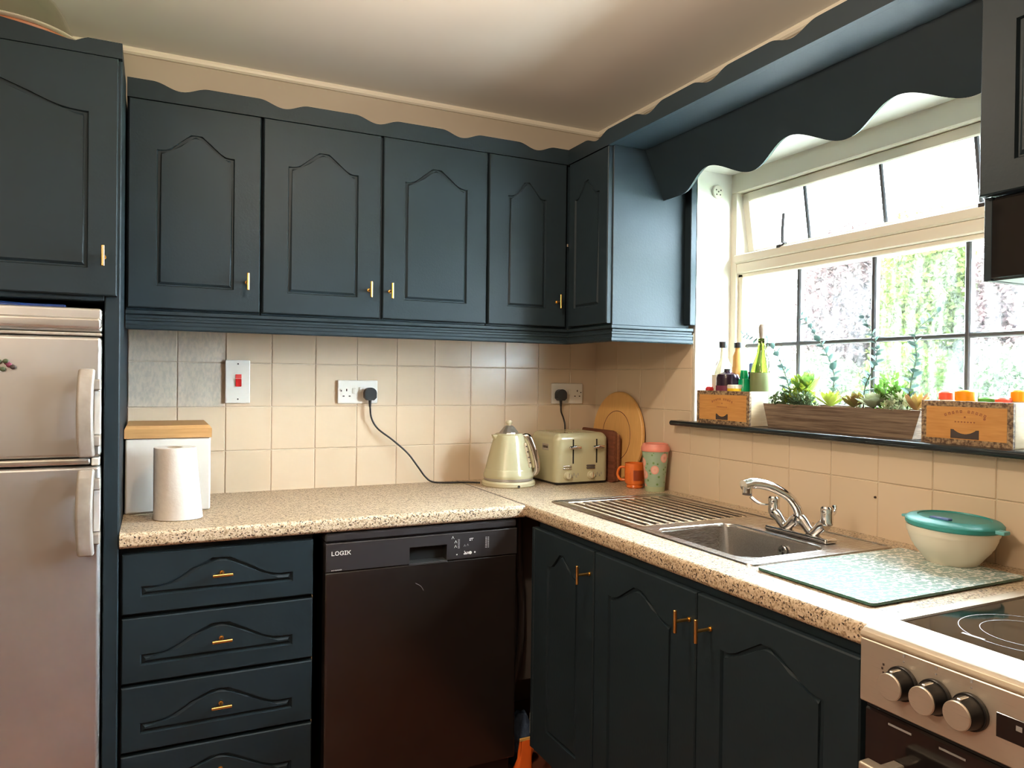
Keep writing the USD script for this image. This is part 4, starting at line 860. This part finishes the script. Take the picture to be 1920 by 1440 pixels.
for z in (0.085, 0.105, 0.125, 0.145):
    ang = math.atan2(hd_[1], hd_[0]) - 0.28; r = 0.0862 - (z - 0.07) * 0.2556 + 0.0032; gm.append(bx(kx + r * math.cos(ang) - 0.003, ky + r * math.sin(ang) - 0.002, WZ + z, kx + r * math.cos(ang) + 0.003, ky + r * math.sin(ang) + 0.001, WZ + z + 0.004, 0))
part(KT, 'gauge_mark', gm, 'dark_print', False)
part(KT, 'cord_notch', [cyl((kx - 0.006, ky - 0.1005, WZ + 0.006), (kx - 0.006, ky - 0.1025, WZ + 0.006), 0.005, n=12)], 'black_plastic')

# toaster
tx0, tx1, ty0, ty1 = -0.345, -0.107, -0.272, -0.055
TO = thing('toaster', 'sage green four-slice toaster with chrome levers', 'toaster', ((tx0 + tx1) / 2, (ty0 + ty1) / 2, WZ))
def vpill(x0, x1, y0, y1, z0, z1, r): 
    return m3.Manifold.batch_hull([m3.Manifold.sphere(r, 32).translate([x, y, z1 - r]) for x in (x0 + r, x1 - r) for y in (y0 + r, y1 - r)] + [m3.Manifold.cylinder(0.02, r * 0.96, r, 32).translate([x, y, z0]) for x in (x0 + r, x1 - r) for y in (y0 + r, y1 - r)])
body = vpill(tx0, tx1, ty0, ty1, WZ + 0.010, 1.106, 0.030)
for k in range(4):
    x = tx0 + 0.045 + 0.049 * k; body = body - m3.Manifold.cube([0.024, 0.150, 0.06]).translate([x - 0.012, ty0 + 0.038, 1.06])
part(TO, 'shell', body, 'enamel_green', 35)
part(TO, 'foot', bx(tx0 + 0.008, ty0 + 0.008, WZ, tx1 - 0.008, ty1 - 0.008, WZ + 0.012, 0.003), 'black_plastic')
for k in range(4):
    x = tx0 + 0.045 + 0.049 * k; part(TO, 'slot_cage', bx(x - 0.010, ty0 + 0.042, 1.062, x + 0.010, ty0 + 0.184, 1.09, 0), 'void_black')  # black blocks darken the inside of the slots
for cx in (-0.270, -0.166):
    part(TO, 'lever_slot', bx(cx - 0.0030, ty0 - 0.0006, 0.990, cx + 0.0030, ty0 + 0.004, 1.082, 0.0005), 'void_black')
    lv_ = part(TO, 'lever', [m3.Manifold.batch_hull([m3.Manifold.sphere(0.006, 16).translate([cx + s * 0.021, ty0 - 0.016, 1.052]) for s in (-1, 1)] + [m3.Manifold.sphere(0.0055, 16).translate([cx, ty0 - 0.020, 1.056])]), m3.Manifold.cube([0.010, 0.02, 0.006]).translate([cx - 0.005, ty0 - 0.014, 1.050])], 'chrome', 40, label='chrome lever')
    kn = part(TO, 'browning_knob', [cyl((cx - 0.026, ty0 + 0.001, 0.945), (cx - 0.026, ty0 - 0.003, 0.945), 0.0155, n=28, cham=0.001), cyl((cx - 0.026, ty0 - 0.003, 0.945), (cx - 0.026, ty0 - 0.016, 0.945), 0.0125, 0.0115, n=28, cham=0.002)], 'enamel_cream', 35)
    part(kn, 'knob_bar', [bx(cx - 0.0275, ty0 - 0.0185, 0.936, cx - 0.0245, ty0 - 0.014, 0.957, 0.001)], 'chrome')
    for dz_ in (0.972, 0.981): part(TO, 'button', rbox(cx - 0.045, ty0 - 0.005, dz_ - 0.0032, cx - 0.008, ty0 + 0.004, dz_ + 0.0032, 0.0022, 12), 'chrome' if cx < -0.2 else 'grey_rubber')
    part(TO, 'dial_number', [bx(cx - 0.006 + 0.009 * j, ty0 - 0.0006, 0.938 + 0.006 * (j % 2), cx - 0.0035 + 0.009 * j, ty0 + 0.002, 0.948 + 0.006 * (j % 2), 0) for j in range(4)] + [bx(cx - 0.006 + 0.018 * j, ty0 - 0.0006, 0.938, cx + 0.001 + 0.018 * j, ty0 + 0.002, 0.940, 0) for j in range(2)], 'grey_print', False)
part(TO, 'badge', [bx(tx0 - 0.0016, -0.215, 1.038, tx0 + 0.003, -0.165, 1.062, 0.001)], 'fridge_trim', label='small metal badge')
part(TO, 'badge_print', [bx(tx0 - 0.0022, -0.209 + 0.008 * k, 1.046, tx0 - 0.0012, -0.204 + 0.008 * k, 1.055, 0) for k in range(5)], 'dark_print', False)

# boards behind the toaster
rb = thing('round_board', 'round bamboo board leaning in the corner behind the toaster', 'chopping board', (-0.06, -0.205, WZ))
def disc(r, t): return lathe([(0, 0), (r - 0.004, 0), (r, 0.004), (r, t - 0.004), (r - 0.004, t), (0, t)], (0, 0, 0), 80)
lean = math.radians(3.0); Nn = np.array([-math.cos(lean), 0.0, math.sin(lean)]); Vv = np.array([math.sin(lean), 0, math.cos(lean)]); 
rc = np.array([-0.0175, -0.205, WZ + 0.1765])
part(rb, 'board', place(disc(0.1755, 0.016), rc, -Y, Vv, Nn), 'bamboo', 40)
gr = trimesh.creation.torus(0.098, 0.0016, 64, 6)
part(rb, 'groove_ring', place(gr, rc + Nn * 0.0155, -Y, Vv, Nn), 'walnut', True)
for k, (x, y0, z1, m_) in enumerate(((-0.0935, -0.285, 1.112, 'walnut'), (-0.0820, -0.280, 1.108, 'walnut'), (-0.0705, -0.275, 1.101, 'walnut_light'), (-0.0590, -0.268, 1.096, 'walnut'))):
    lab = ['dark brown serving board next to the toaster, tallest of the upright four', 'second upright brown board counted from the toaster', 'lighter brown upright board between two dark ones', 'dark upright board farthest from the toaster'][k]
    b = ext(rrect(0.05 + 0.01 * k, WZ, -y0, z1, 0.012), (x + 0.0045, 0, 0), -Y, Z, -X, 0.0085)
    single('serving_board', b, m_, lab, 'chopping board', group='upright boards by the toaster')

# mug and travel cup
mx, my = -0.091, -0.418
MG = thing('mug', 'small orange mug beside the floral travel cup', 'mug', (mx, my, WZ))
part(MG, 'cup', lathe([(0, 0), (0.027, 0), (0.031, 0.004), (0.029, 0.012), (0.036, 0.020), (0.0375, 0.060), (0.036, 0.088), (0.037, 0.092), (0.0345, 0.092), (0.034, 0.06), (0.031, 0.022), (0, 0.018)], (mx, my, WZ), 48), 'orange_ceramic', 40)
part(MG, 'handle', [tube([(mx - 0.030, my + 0.018, WZ + 0.076), (mx - 0.045, my + 0.030, WZ + 0.074), (mx - 0.052, my + 0.036, WZ + 0.050), (mx - 0.044, my + 0.030, WZ + 0.030), (mx - 0.030, my + 0.018, WZ + 0.028)], 0.0048, n=10)], 'orange_ceramic', True)
th0 = math.atan2(-0.8, -0.6); V = []
for z in (0.030, 0.068):
    for a in np.linspace(th0 - 0.1, th0 + 0.9, 9): V.append([mx + 0.0383 * math.cos(a), my + 0.0383 * math.sin(a), WZ + z])
Fq = [[i, i + 1, i + 10, i + 9] for i in range(8)]
part(MG, 'label_print', (np.array(V), np.array(Fq)), 'orange_dark', label='dark printed square')
cx_, cy_ = -0.066, -0.508
CU = thing('travel_cup', 'tall floral travel cup with a pink lid', 'cup', (cx_, cy_, WZ))
part(CU, 'cup', lathe([(0, 0), (0.0325, 0), (0.034, 0.003), (0.0475, 0.142), (0.0475, 0.146), (0, 0.146)], (cx_, cy_, WZ), 56), 'cup_print', 40)
part(CU, 'lid', lathe([(0, 0.144), (0.050, 0.144), (0.0515, 0.148), (0.051, 0.158), (0.047, 0.163), (0.045, 0.170), (0.041, 0.172), (0.038, 0.168), (0, 0.167)], (cx_, cy_, WZ), 56), 'pink_rubber', 40, label='pink silicone lid')
part(CU, 'foot_band', lathe([(0.0325, -0.0), (0.0345, 0.0), (0.0362, 0.018), (0.0355, 0.018), (0.0325, 0.0)], (cx_, cy_, WZ), 56), 'leaf_pale', 40)

# glass board and lidded bowl
GB = thing('glass_board', 'pale teal patterned glass worktop saver', 'chopping board', (-0.325, -1.655, 0.9102))
part(GB, 'glass', ext(rrect(-0.552, -1.795, -0.095, -1.512, 0.012), (0, 0, 0.9128), X, Y, Z, 0.0047), 'board_edge')
part(GB, 'printed_face', ext(rrect(-0.5516, -1.7946, -0.0954, -1.5124, 0.0116), (0, 0, 0.91752), X, Y, Z, 0.0004), 'board_print', False, label='white scroll pattern')
part(GB, 'rubber_foot', [cyl((x, y, 0.9102), (x, y, 0.9130), 0.006, n=12) for x in (-0.53, -0.12) for y in (-1.775, -1.535)], 'white_plastic')
bx_, by_, bz_ = -0.118, -1.653, 0.9180
BO = thing('collapsible_bowl', 'cream collapsible bowl with a teal clip lid', 'bowl', (bx_, by_, bz_))
part(BO, 'bowl', lathe([(0, 0), (0.050, 0), (0.053, 0.003), (0.064, 0.018), (0.074, 0.030), (0.0755, 0.034), (0.080, 0.040), (0.0865, 0.056), (0.0875, 0.062), (0.0905, 0.066), (0.0915, 0.080), (0.088, 0.080), (0.07, 0.03), (0, 0.01)], (bx_, by_, bz_), 64), 'bowl_cream', 35)
lz = lathe([(0, 0.080), (0.092, 0.080), (0.0955, 0.083), (0.0955, 0.090), (0.090, 0.096), (0.072, 0.100), (0.070, 0.097), (0.03, 0.097), (0, 0.097)], (0, 0, 0), 64)
Tm = trimesh.transformations.rotation_matrix(math.radians(2.0), [1, 0, 0]); lz.apply_transform(Tm); lz.apply_translation([bx_, by_, bz_])
bl = part(BO, 'lid', lz, 'teal_silicone', 35, label='teal lid')
part(bl, 'vent_tab', [rbox(bx_ - 0.045, by_ - 0.020, bz_ + 0.096, bx_ - 0.030, by_ + 0.024, bz_ + 0.101, 0.002, 10)], 'blue_plastic')
part(bl, 'clip', [rbox(bx_ - 0.012, by_ + 0.094, bz_ + 0.082, bx_ + 0.012, by_ + 0.116, bz_ + 0.088, 0.002, 10)], 'teal_pale'); part(bl, 'clip', [rbox(bx_ - 0.010, by_ - 0.116, bz_ + 0.080, bx_ + 0.012, by_ - 0.094, bz_ + 0.088, 0.002, 10)], 'teal_pale')

# ================================================================ ON THE WINDOW SILL
def crate(label, y0, y1, z1, x0, x1, notch):
    t = thing('wooden_box', label, 'box', ((x0 + x1) / 2, (y0 + y1) / 2, ZS)); z0 = ZS; h = z1 - z0
    th = 0.007
    part(t, 'side_board', bx(x0 + th, y0, z0, x1, y0 - th, z1, 0.0008), 'crate_side'); part(t, 'side_board', bx(x0 + th, y1 + th, z0, x1, y1, z1, 0.0008), 'crate_side')
    part(t, 'back_board', bx(x1 - th, y0 - th, z0, x1, y1 + th, z1, 0.0008), 'crate_side'); part(t, 'base_board', bx(x0 + th, y0 - th, z0, x1 - th, y1 + th, z0 + th, 0.0005), 'crate_side')
    yc = (y0 + y1) / 2
    a = np.linspace(0, PI, 12); hw, nz = notch
    fp = sbox(-y0, z0, -y1, z1)
    part(t, 'front_board', ext(fp, (x0 + th, 0, 0), -Y, Z, -X, th), 'crate_border', False, label='front board with speckled printed border')
    bw = 0.013
    part(t, 'front_panel', ext(sbox(-y0 + bw, z0 + bw, -y1 - bw, z1 - bw), (x0 + 0.0004, 0, 0), -Y, Z, -X, 0.001), 'crate_front', False, label='plain orange-brown centre of the front')
    # finger cut-out as a flat dark shape, and branded lettering arc
    u = -yc; zc = z0 + bw + 0.004
    mo = [(u - hw, zc + nz), (u - hw * 0.8, zc + nz * 0.98)] + [(u + hw * 0.8 * s, zc + nz * (0.45 + 0.5 * s * s)) for s in np.linspace(-0.9, 0.9, 9)] + [(u + hw * 0.8, zc + nz * 0.98), (u + hw, zc + nz), (u + hw, zc - 0.002), (u - hw, zc - 0.002)]
    part(t, 'finger_hole', ext(Polygon(mo), (x0 - 0.0006, 0, 0), -Y, Z, -X, 0.0006), 'dark_print', False)
    mk = []
    for k, s in enumerate(np.linspace(-1, 1, 11)):
        if k == 5: continue
        q = affinity.rotate(sbox(-0.0026, -0.0032, 0.0026, 0.0032), -s * 24); q = affinity.translate(q, u + s * 0.046, zc + h * 0.60 - 0.009 * s * s)
        q = q.difference(affinity.translate(sbox(-0.0009, -0.0032 if k % 2 else -0.001, 0.0012, 0.0014), u + s * 0.046, zc + h * 0.60 - 0.009 * s * s)); mk.append(q)
    for s in np.linspace(-1, 1, 7): mk.append(affinity.translate(sbox(-0.0018, -0.0016, 0.0018, 0.0016), u + s * 0.022, zc + h * 0.36))
    mk.append(affinity.translate(sbox(-0.002, -0.002, 0.002, 0.002), u, zc + h * 0.47))
    part(t, 'branding', [ext(q, (x0 - 0.0006, 0, 0), -Y, Z, -X, 0.0004) for q in mk if q.geom_type == 'Polygon'], 'tray_wood', False, label='scorched lettering arc')
    return t
crate('wooden box full of bottles at the sill\'s inner end', -0.690, -0.938, 1.278, -0.030, 0.105, (0.028, 0.017))
rt = crate('wooden box of colourful lidded jars near the cooker end', -1.508, -1.722, 1.270, -0.022, 0.09, (0.033, 0.019))
part(rt, 'knot', cyl((-0.0222, -1.660, 1.231), (-0.0228, -1.660, 1.231), 0.003, n=12), 'tray_wood')
# trough planter of weathered wood
P0 = thing('planter_trough', 'weathered wooden trough planter between the two boxes', 'planter', (0.075, -1.205, ZS))
def trap(y0, y1, z0, z1, inset): return Polygon([(-y0 + inset, z0), (-y1 - inset, z0), (-y1, z1), (-y0, z1)])
tz1 = 1.242; ty_0, ty_1 = -0.944, -1.475
part(P0, 'front_board', ext(trap(ty_0, ty_1, ZS, tz1, 0.022), (0.030, 0, 0), -Y, Z, -X, 0.009), 'trough_wood', False)
part(P0, 'back_board', ext(trap(ty_0, ty_1, ZS, tz1, 0.022), (0.139, 0, 0), -Y, Z, -X, 0.009), 'trough_wood', False)
for s, yy in ((1, ty_0), (-1, ty_1)):
    part(P0, 'end_board', hullpts([[x, yy - s * (0.022 if z == ZS else 0) - s * dy, z] for x in (0.030, 0.130) for z in (ZS, tz1 - 0.001) for dy in (0.0002, 0.009)]), 'trough_wood')
part(P0, 'base_board', bx(0.0305, ty_0 - 0.032, ZS, 0.1295, ty_1 + 0.032, ZS + 0.008, 0.001), 'trough_wood')
part(P0, 'soil', hullpts([[x, y, z] for x, z in ((0.0305, 1.226), (0.1295, 1.226), (0.08, 1.233)) for y in (ty_0 - 0.016, ty_1 + 0.016)] + [[x, y, 1.18] for x in (0.031, 0.129) for y in (ty_0 - 0.032, ty_1 + 0.032)]), 'soil')

def leaf_mesh(base, d, up, L, Wd, cup=0.2, thick=0.0):
    d = d / np.linalg.norm(d); s = np.cross(d, up); s /= np.linalg.norm(s); n = np.cross(s, d)
    t = np.array([0, 0.22, 0.5, 0.8, 1.0]); wv = np.array([0.28, 0.75, 1.0, 0.62, 0.02]) * Wd / 2
    V, F = [], []
    for ti, wi in zip(t, wv):
        c = base + d * L * ti + n * cup * L * ti * ti
        V += [c - s * wi + n * wi * 0.35, c - n * thick, c + s * wi + n * wi * 0.35]
    for i in range(4):
        a = 3 * i; F += [[a, a + 1, a + 4], [a, a + 4, a + 3], [a + 1, a + 2, a + 5], [a + 1, a + 5, a + 4]]
    return trimesh.Trimesh(V, F, process=False)
def rosette(name, label, c, rad, h, m, n=15, open_=0.9, width=0.5, seed=0, stem=True):
    r = np.random.default_rng(seed); c = np.array(c, float); t = thing(name, label, 'plant', c)
    if stem: part(t, 'stem', tube([c - [0, 0, 0.004], c + [0, 0, h * 0.35]], 0.004, n=6, smooth=0), 'stem_green')
    for k in range(n):
        f = (k + 0.5) / n; a = 2.39996 * k + r.uniform(-0.2, 0.2); el = math.radians(78 - 66 * f * open_) + r.uniform(-0.1, 0.1)
        d = np.array([math.cos(a) * math.cos(el), math.sin(a) * math.cos(el), math.sin(el)]); L_ = rad * (0.55 + 0.5 * f) * r.uniform(0.9, 1.1)
        part(t, 'leaf', leaf_mesh(c + [0, 0, h * 0.35 * (1 - 0.5 * f)], d, Z if abs(d[2]) < 0.95 else X, L_, L_ * width, 0.18), m, True)
    return t
def tuft(name, label, c, rad, h, m, n, leaf, seed):
    r = np.random.default_rng(seed); t = thing(name, label, 'plant', c); ms = []
    for k in range(n):
        a = r.uniform(0, 2 * PI); q = rad * math.sqrt(r.uniform()); p = np.array(c) + [q * math.cos(a) * 0.6, q * math.sin(a), h * r.uniform(0.1, 1.0) * (1 - 0.5 * (q / rad) ** 2)]
        d = r.normal(size=3); d[2] = abs(d[2]); d[0] -= 0.3; ms.append(leaf_mesh(p, d, Z if abs(d[2]) < 0.9 * np.linalg.norm(d) else X, leaf * r.uniform(0.7, 1.2), leaf * 0.5, 0.15))
    part(t, 'foliage', ms, m, True, kind='stuff')
    part(t, 'stem', [tube([np.array(c) - [0, 0, 0.003], np.array(c) + [r.uniform(-.01, .01), rad * r.uniform(-.5, .5), h * 0.7]], 0.0016, n=5, smooth=0) for _ in range(4)], 'stem_green')
zt = 1.232
tuft('sedum', 'grey-green trailing sedum at the bottle-box end of the trough', (0.058, -0.998, zt - 0.003), 0.050, 0.055, 'leaf_sage', 230, 0.016, 1)
tuft('sedum', 'grey-green sedum spilling over the trough below the tall leafy plant', (0.046, -1.080, zt - 0.004), 0.046, 0.052, 'leaf_sage', 220, 0.016, 2)
rosette('jade_plant', 'tall light green broad-leaved plant rising above the sedums', (0.095, -1.050, zt - 0.003), 0.075, 0.20, 'leaf_green', 18, 0.75, 0.55, 3)
tuft('feathery_plant', 'lime feathery plant beneath the broad-leaved one', (0.075, -1.040, zt), 0.050, 0.090, 'leaf_lime', 220, 0.020, 4)
rosette('succulent', 'bright lime rosette succulent in the middle of the trough', (0.058, -1.168, zt - 0.003), 0.060, 0.055, 'leaf_lime', 24, 0.85, 0.34, 5)
rosette('succulent', 'bronze-tinged rosette succulent next to the lime rosette', (0.058, -1.248, zt - 0.003), 0.052, 0.06, 'leaf_rust', 18, 0.95, 0.40, 6)
rosette('succulent', 'small upright rust-coloured succulent behind the bronze rosette', (0.100, -1.235, zt - 0.003), 0.042, 0.09, 'leaf_rust', 14, 0.7, 0.42, 7)
rosette('succulent', 'pale cream-green rosette succulent like a cabbage flower', (0.048, -1.318, zt - 0.003), 0.050, 0.07, 'leaf_pale', 28, 0.9, 0.75, 8)
tuft('leafy_plant', 'fresh green small-leaved plant behind the cream rosette', (0.085, -1.345, zt - 0.002), 0.052, 0.100, 'leaf_green', 240, 0.022, 9)
rosette('succulent', 'pink and yellow spiky succulent at the jar-box end', (0.065, -1.432, zt - 0.003), 0.062, 0.045, 'leaf_blush', 18, 0.8, 0.26, 10)
tuft('leafy_plant', 'small pale green plant in front of the spiky succulent', (0.048, -1.392, zt - 0.002), 0.036, 0.052, 'leaf_pale', 110, 0.018, 12)
def sprig(label, pts, seed):
    r = np.random.default_rng(seed); pts = np.array(pts, float); C = spline(pts, 10); t = thing('eucalyptus_sprig', label, 'sprig', pts[0])
    part(t, 'stem', tube(pts, [0.0022, 0.0018, 0.0012, 0.0008], n=6), 'stem_green')
    n = 30
    for k in range(n):
        f = 0.10 + 0.90 * (k + 1) / n; i = int(f * (len(C) - 1)); d0 = C[min(i + 1, len(C) - 1)] - C[i - 1]; d0 /= np.linalg.norm(d0)
        side = np.cross(d0, [math.cos(k * 2.2 + seed), math.sin(k * 2.2 + seed), 0.3]); side /= np.linalg.norm(side)
        d = side + 0.5 * d0 + r.normal(size=3) * 0.15; sz = 0.030 * (1.15 - 0.60 * f) * r.uniform(0.85, 1.15)
        part(t, 'leaf', leaf_mesh(C[i], d, d0, sz, sz * 0.75, 0.1), 'leaf_eucalyptus', True)
sprig('eucalyptus sprig arching over towards the green bottle', [(0.085, -1.005, 1.235), (0.080, -0.975, 1.335), (0.070, -0.930, 1.420), (0.062, -0.865, 1.452), (0.058, -0.812, 1.466)], 1)
sprig('eucalyptus sprig leaning across the first glazing bar', [(0.080, -1.150, 1.235), (0.075, -1.165, 1.330), (0.068, -1.140, 1.400), (0.062, -1.100, 1.460), (0.055, -1.062, 1.510)], 2)
sprig('upright eucalyptus sprig in front of the second glazing bar', [(0.080, -1.262, 1.235), (0.070, -1.275, 1.300), (0.060, -1.315, 1.370), (0.058, -1.312, 1.430), (0.055, -1.268, 1.502)], 3)
sprig('eucalyptus sprig bending towards the cooker hood', [(0.080, -1.395, 1.235), (0.070, -1.412, 1.310), (0.062, -1.432, 1.380), (0.058, -1.430, 1.440), (0.055, -1.492, 1.488)], 4)

# bottles standing in the inner box
B0 = ZS + 0.0072
def bottle(label, x, y, prof, m, extra=(), n=40):
    t = thing('bottle', label, 'bottle', (x, y, B0), group=None); part(t, 'glass', lathe([(r, z - B0 if z > 1 else z) for r, z in prof], (x, y, B0), n), m, 35)
    for nm, pr, mm, lab in extra: part(t, nm, lathe([(r, z - B0 if z > 1 else z) for r, z in pr], (x, y, B0), n), mm, 35, label=lab)
    return t
bottle('tall green glass bottle with a grey pourer, at the planter end of the box', 0.055, -0.902, [(0, 0), (0.034, 0), (0.036, 0.004), (0.036, 1.335), (0.030, 1.365), (0.017, 1.400), (0.0135, 1.430), (0.0135, 1.448), (0, 1.448)], 'bottle_green',
       [('label', [(0.0362, 1.23), (0.0368, 1.23), (0.0368, 1.338), (0.0362, 1.338), (0.0362, 1.23)], 'bottle_olive', 'dusty olive lower label'), ('pourer', [(0, 1.448), (0.009, 1.448), (0.011, 1.462), (0.012, 1.485), (0.009, 1.494), (0, 1.495)], 'fridge_grey', 'grey pourer')])
bottle('clear bottle with cream label and black cap nearest the reveal', 0.045, -0.733, [(0, 0), (0.034, 0), (0.036, 0.004), (0.036, 1.335), (0.026, 1.365), (0.014, 1.388), (0.013, 1.424), (0, 1.424)], 'bottle_clear',
       [('label', [(0.0362, 1.23), (0.0368, 1.23), (0.0368, 1.330), (0.0362, 1.330), (0.0362, 1.23)], 'label_cream', 'cream label'), ('cap', [(0, 1.423), (0.0145, 1.423), (0.0148, 1.440), (0.0145, 1.444), (0, 1.444)], 'black_plastic', 'black cap')])
bottle('round-shouldered dark bottle with a plum label in front of the others', 0.022, -0.782, [(0, 0), (0.036, 0), (0.038, 0.004), (0.038, 1.320), (0.034, 1.332), (0.014, 1.340), (0.012, 1.345), (0, 1.345)], 'bottle_dark',
       [('label', [(0.0382, 1.22), (0.0388, 1.22), (0.0388, 1.295), (0.0382, 1.295), (0.0382, 1.22)], 'label_plum', 'plum label'), ('cap', [(0, 1.344), (0.012, 1.344), (0.012, 1.350), (0, 1.350)], 'black_plastic', 'black cap')])
bottle('amber-necked bottle with black cap behind the dark one', 0.078, -0.770, [(0, 0), (0.026, 0), (0.028, 0.004), (0.028, 1.33), (0.022, 1.350), (0.019, 1.360), (0.019, 1.395), (0.012, 1.412), (0.012, 1.424), (0, 1.424)], 'amber',
       [('cap', [(0, 1.423), (0.0150, 1.423), (0.0150, 1.440), (0, 1.442)], 'black_plastic', 'black cap'), ('label', [(0.0282, 1.23), (0.0288, 1.23), (0.0288, 1.325), (0.0282, 1.325), (0.0282, 1.23)], 'label_navy', 'navy label')])
bottle('small green plastic bottle with ribbed shoulder and jade cap', 0.028, -0.852, [(0, 0), (0.022, 0), (0.0235, 0.003), (0.0235, 1.285), (0.020, 1.297), (0.018, 1.304), (0.019, 1.310), (0.0165, 1.318), (0, 1.320)], 'bottle_jade',
       [('cap', [(0, 1.319), (0.0125, 1.319), (0.0130, 1.330), (0.0115, 1.346), (0, 1.347)], 'bottle_jade', None)])
bottle('dark bottle with a blue cap beside the green glass bottle', 0.080, -0.838, [(0, 0), (0.028, 0), (0.030, 0.003), (0.030, 1.325), (0.016, 1.342), (0, 1.343)], 'bottle_dark', [('cap', [(0, 1.342), (0.014, 1.342), (0.0145, 1.366), (0.012, 1.370), (0, 1.371)], 'blue_plastic', 'blue cap')])
yp = thing('tub', 'small yellow tub at the front of the bottle box', 'tub', (0.0, -0.842, B0))
part(yp, 'pot', lathe([(0, 0), (0.0245, 0), (0.026, 0.003), (0.026, 1.287 - B0), (0, 1.287 - B0)], (0.006, -0.836, B0), 40), 'yellow_plastic', 35); part(yp, 'rim', lathe([(0, 1.2865 - B0), (0.0262, 1.2865 - B0), (0.0262, 1.295 - B0), (0.024, 1.299 - B0), (0, 1.299 - B0)], (0.006, -0.836, B0), 40), 'label_cream', 35)
rc_ = thing('bottle_small', 'little bottle with a red cap in the box corner', 'bottle', (0.0, -0.71, B0))
part(rc_, 'flask', lathe([(0, 0), (0.015, 0), (0.016, 0.003), (0.016, 1.262 - B0), (0.010, 1.270 - B0), (0, 1.270 - B0)], (0.002, -0.716, B0), 24), 'bottle_clear', 35); part(rc_, 'cap', lathe([(0, 1.2695 - B0), (0.0135, 1.2695 - B0), (0.014, 1.284 - B0), (0.010, 1.290 - B0), (0, 1.291 - B0)], (0.002, -0.716, B0), 24), 'red_plastic', 35, label='red cap')
single('wire_loop', tube([(0.058, -0.704, 1.352), (0.052, -0.692, 1.345), (0.046, -0.668, 1.325), (0.040, -0.655, 1.300), (0.030, -0.662, 1.285), (0.020, -0.6965, 1.280), (0.016, -0.7, 1.20), (0.016, -0.702, 1.178)], 0.0012, n=6), 'fridge_grey', 'thin grey wire loop sticking out of the bottle box', 'wire')
# jars standing in the other box
def jar(label, x, y, r, zt_, capm, h=0.020):
    t = thing('spice_jar', label, 'jar', (x, y, B0), group='lidded jars in the box')
    part(t, 'glass', lathe([(0, 0), (r * 0.92, 0), (r * 0.97, 0.003), (r * 0.97, zt_ - h - B0 - 0.004), (r * 0.8, zt_ - h - B0), (0, zt_ - h - B0)], (x, y, B0), 32), 'bottle_clear', 35)
    part(t, 'lid', lathe([(0, zt_ - h - B0), (r, zt_ - h - B0), (r, zt_ - 0.004 - B0), (r - 0.004, zt_ - B0), (0, zt_ - B0)], (x, y, B0), 32), capm, 35)
jar('jar with a coral-red lid, first in the box', 0.035, -1.533, 0.0185, 1.292, 'coral_plastic')
jar('jar with a wide orange lid, second in the box', 0.030, -1.583, 0.0235, 1.296, 'orange_plastic', 0.026)
jar('short jar with a green lid between orange and coral', 0.032, -1.632, 0.0190, 1.2805, 'green_plastic', 0.014)
jar('short jar with a coral lid beside the green one', 0.030, -1.670, 0.0170, 1.280, 'coral_plastic', 0.012)
jar('jar with an orange lid standing by the far side of the box', 0.055, -1.690, 0.0195, 1.298, 'orange_plastic', 0.026)

# ---- unseen ceiling lamp, out of view, that lights the room
LP = thing('ceiling_lamp', 'unseen bulb hanging from the ceiling, out of view', 'lamp', (LX, LY, CEIL))
part(LP, 'rose', cyl([LX, LY, CEIL - 0.020], [LX, LY, CEIL], 0.045, n=36, cham=0.003), 'lamp_white')
part(LP, 'flex', cyl([LX, LY, LZ + 0.075], [LX, LY, CEIL - 0.018], 0.004, n=10), 'lamp_white')
part(LP, 'lampholder', cyl([LX, LY, LZ + 0.034], [LX, LY, LZ + 0.078], 0.018, 0.012, n=24), 'lamp_white')
GP = thing('globe_pendant', 'unseen globe pendant lamp, out of view', 'lamp', (GX, GY, CEIL))  # unseen fitting that goes with the globe light
part(GP, 'rose', cyl([GX, GY, CEIL - 0.020], [GX, GY, CEIL], 0.045, n=36, cham=0.003), 'lamp_white')
part(GP, 'flex', cyl([GX, GY, GZ + 0.13], [GX, GY, CEIL - 0.018], 0.004, n=10), 'lamp_white')
part(GP, 'lampholder', cyl([GX, GY, GZ + 0.122], [GX, GY, GZ + 0.150], 0.030, 0.020, n=24), 'lamp_white')
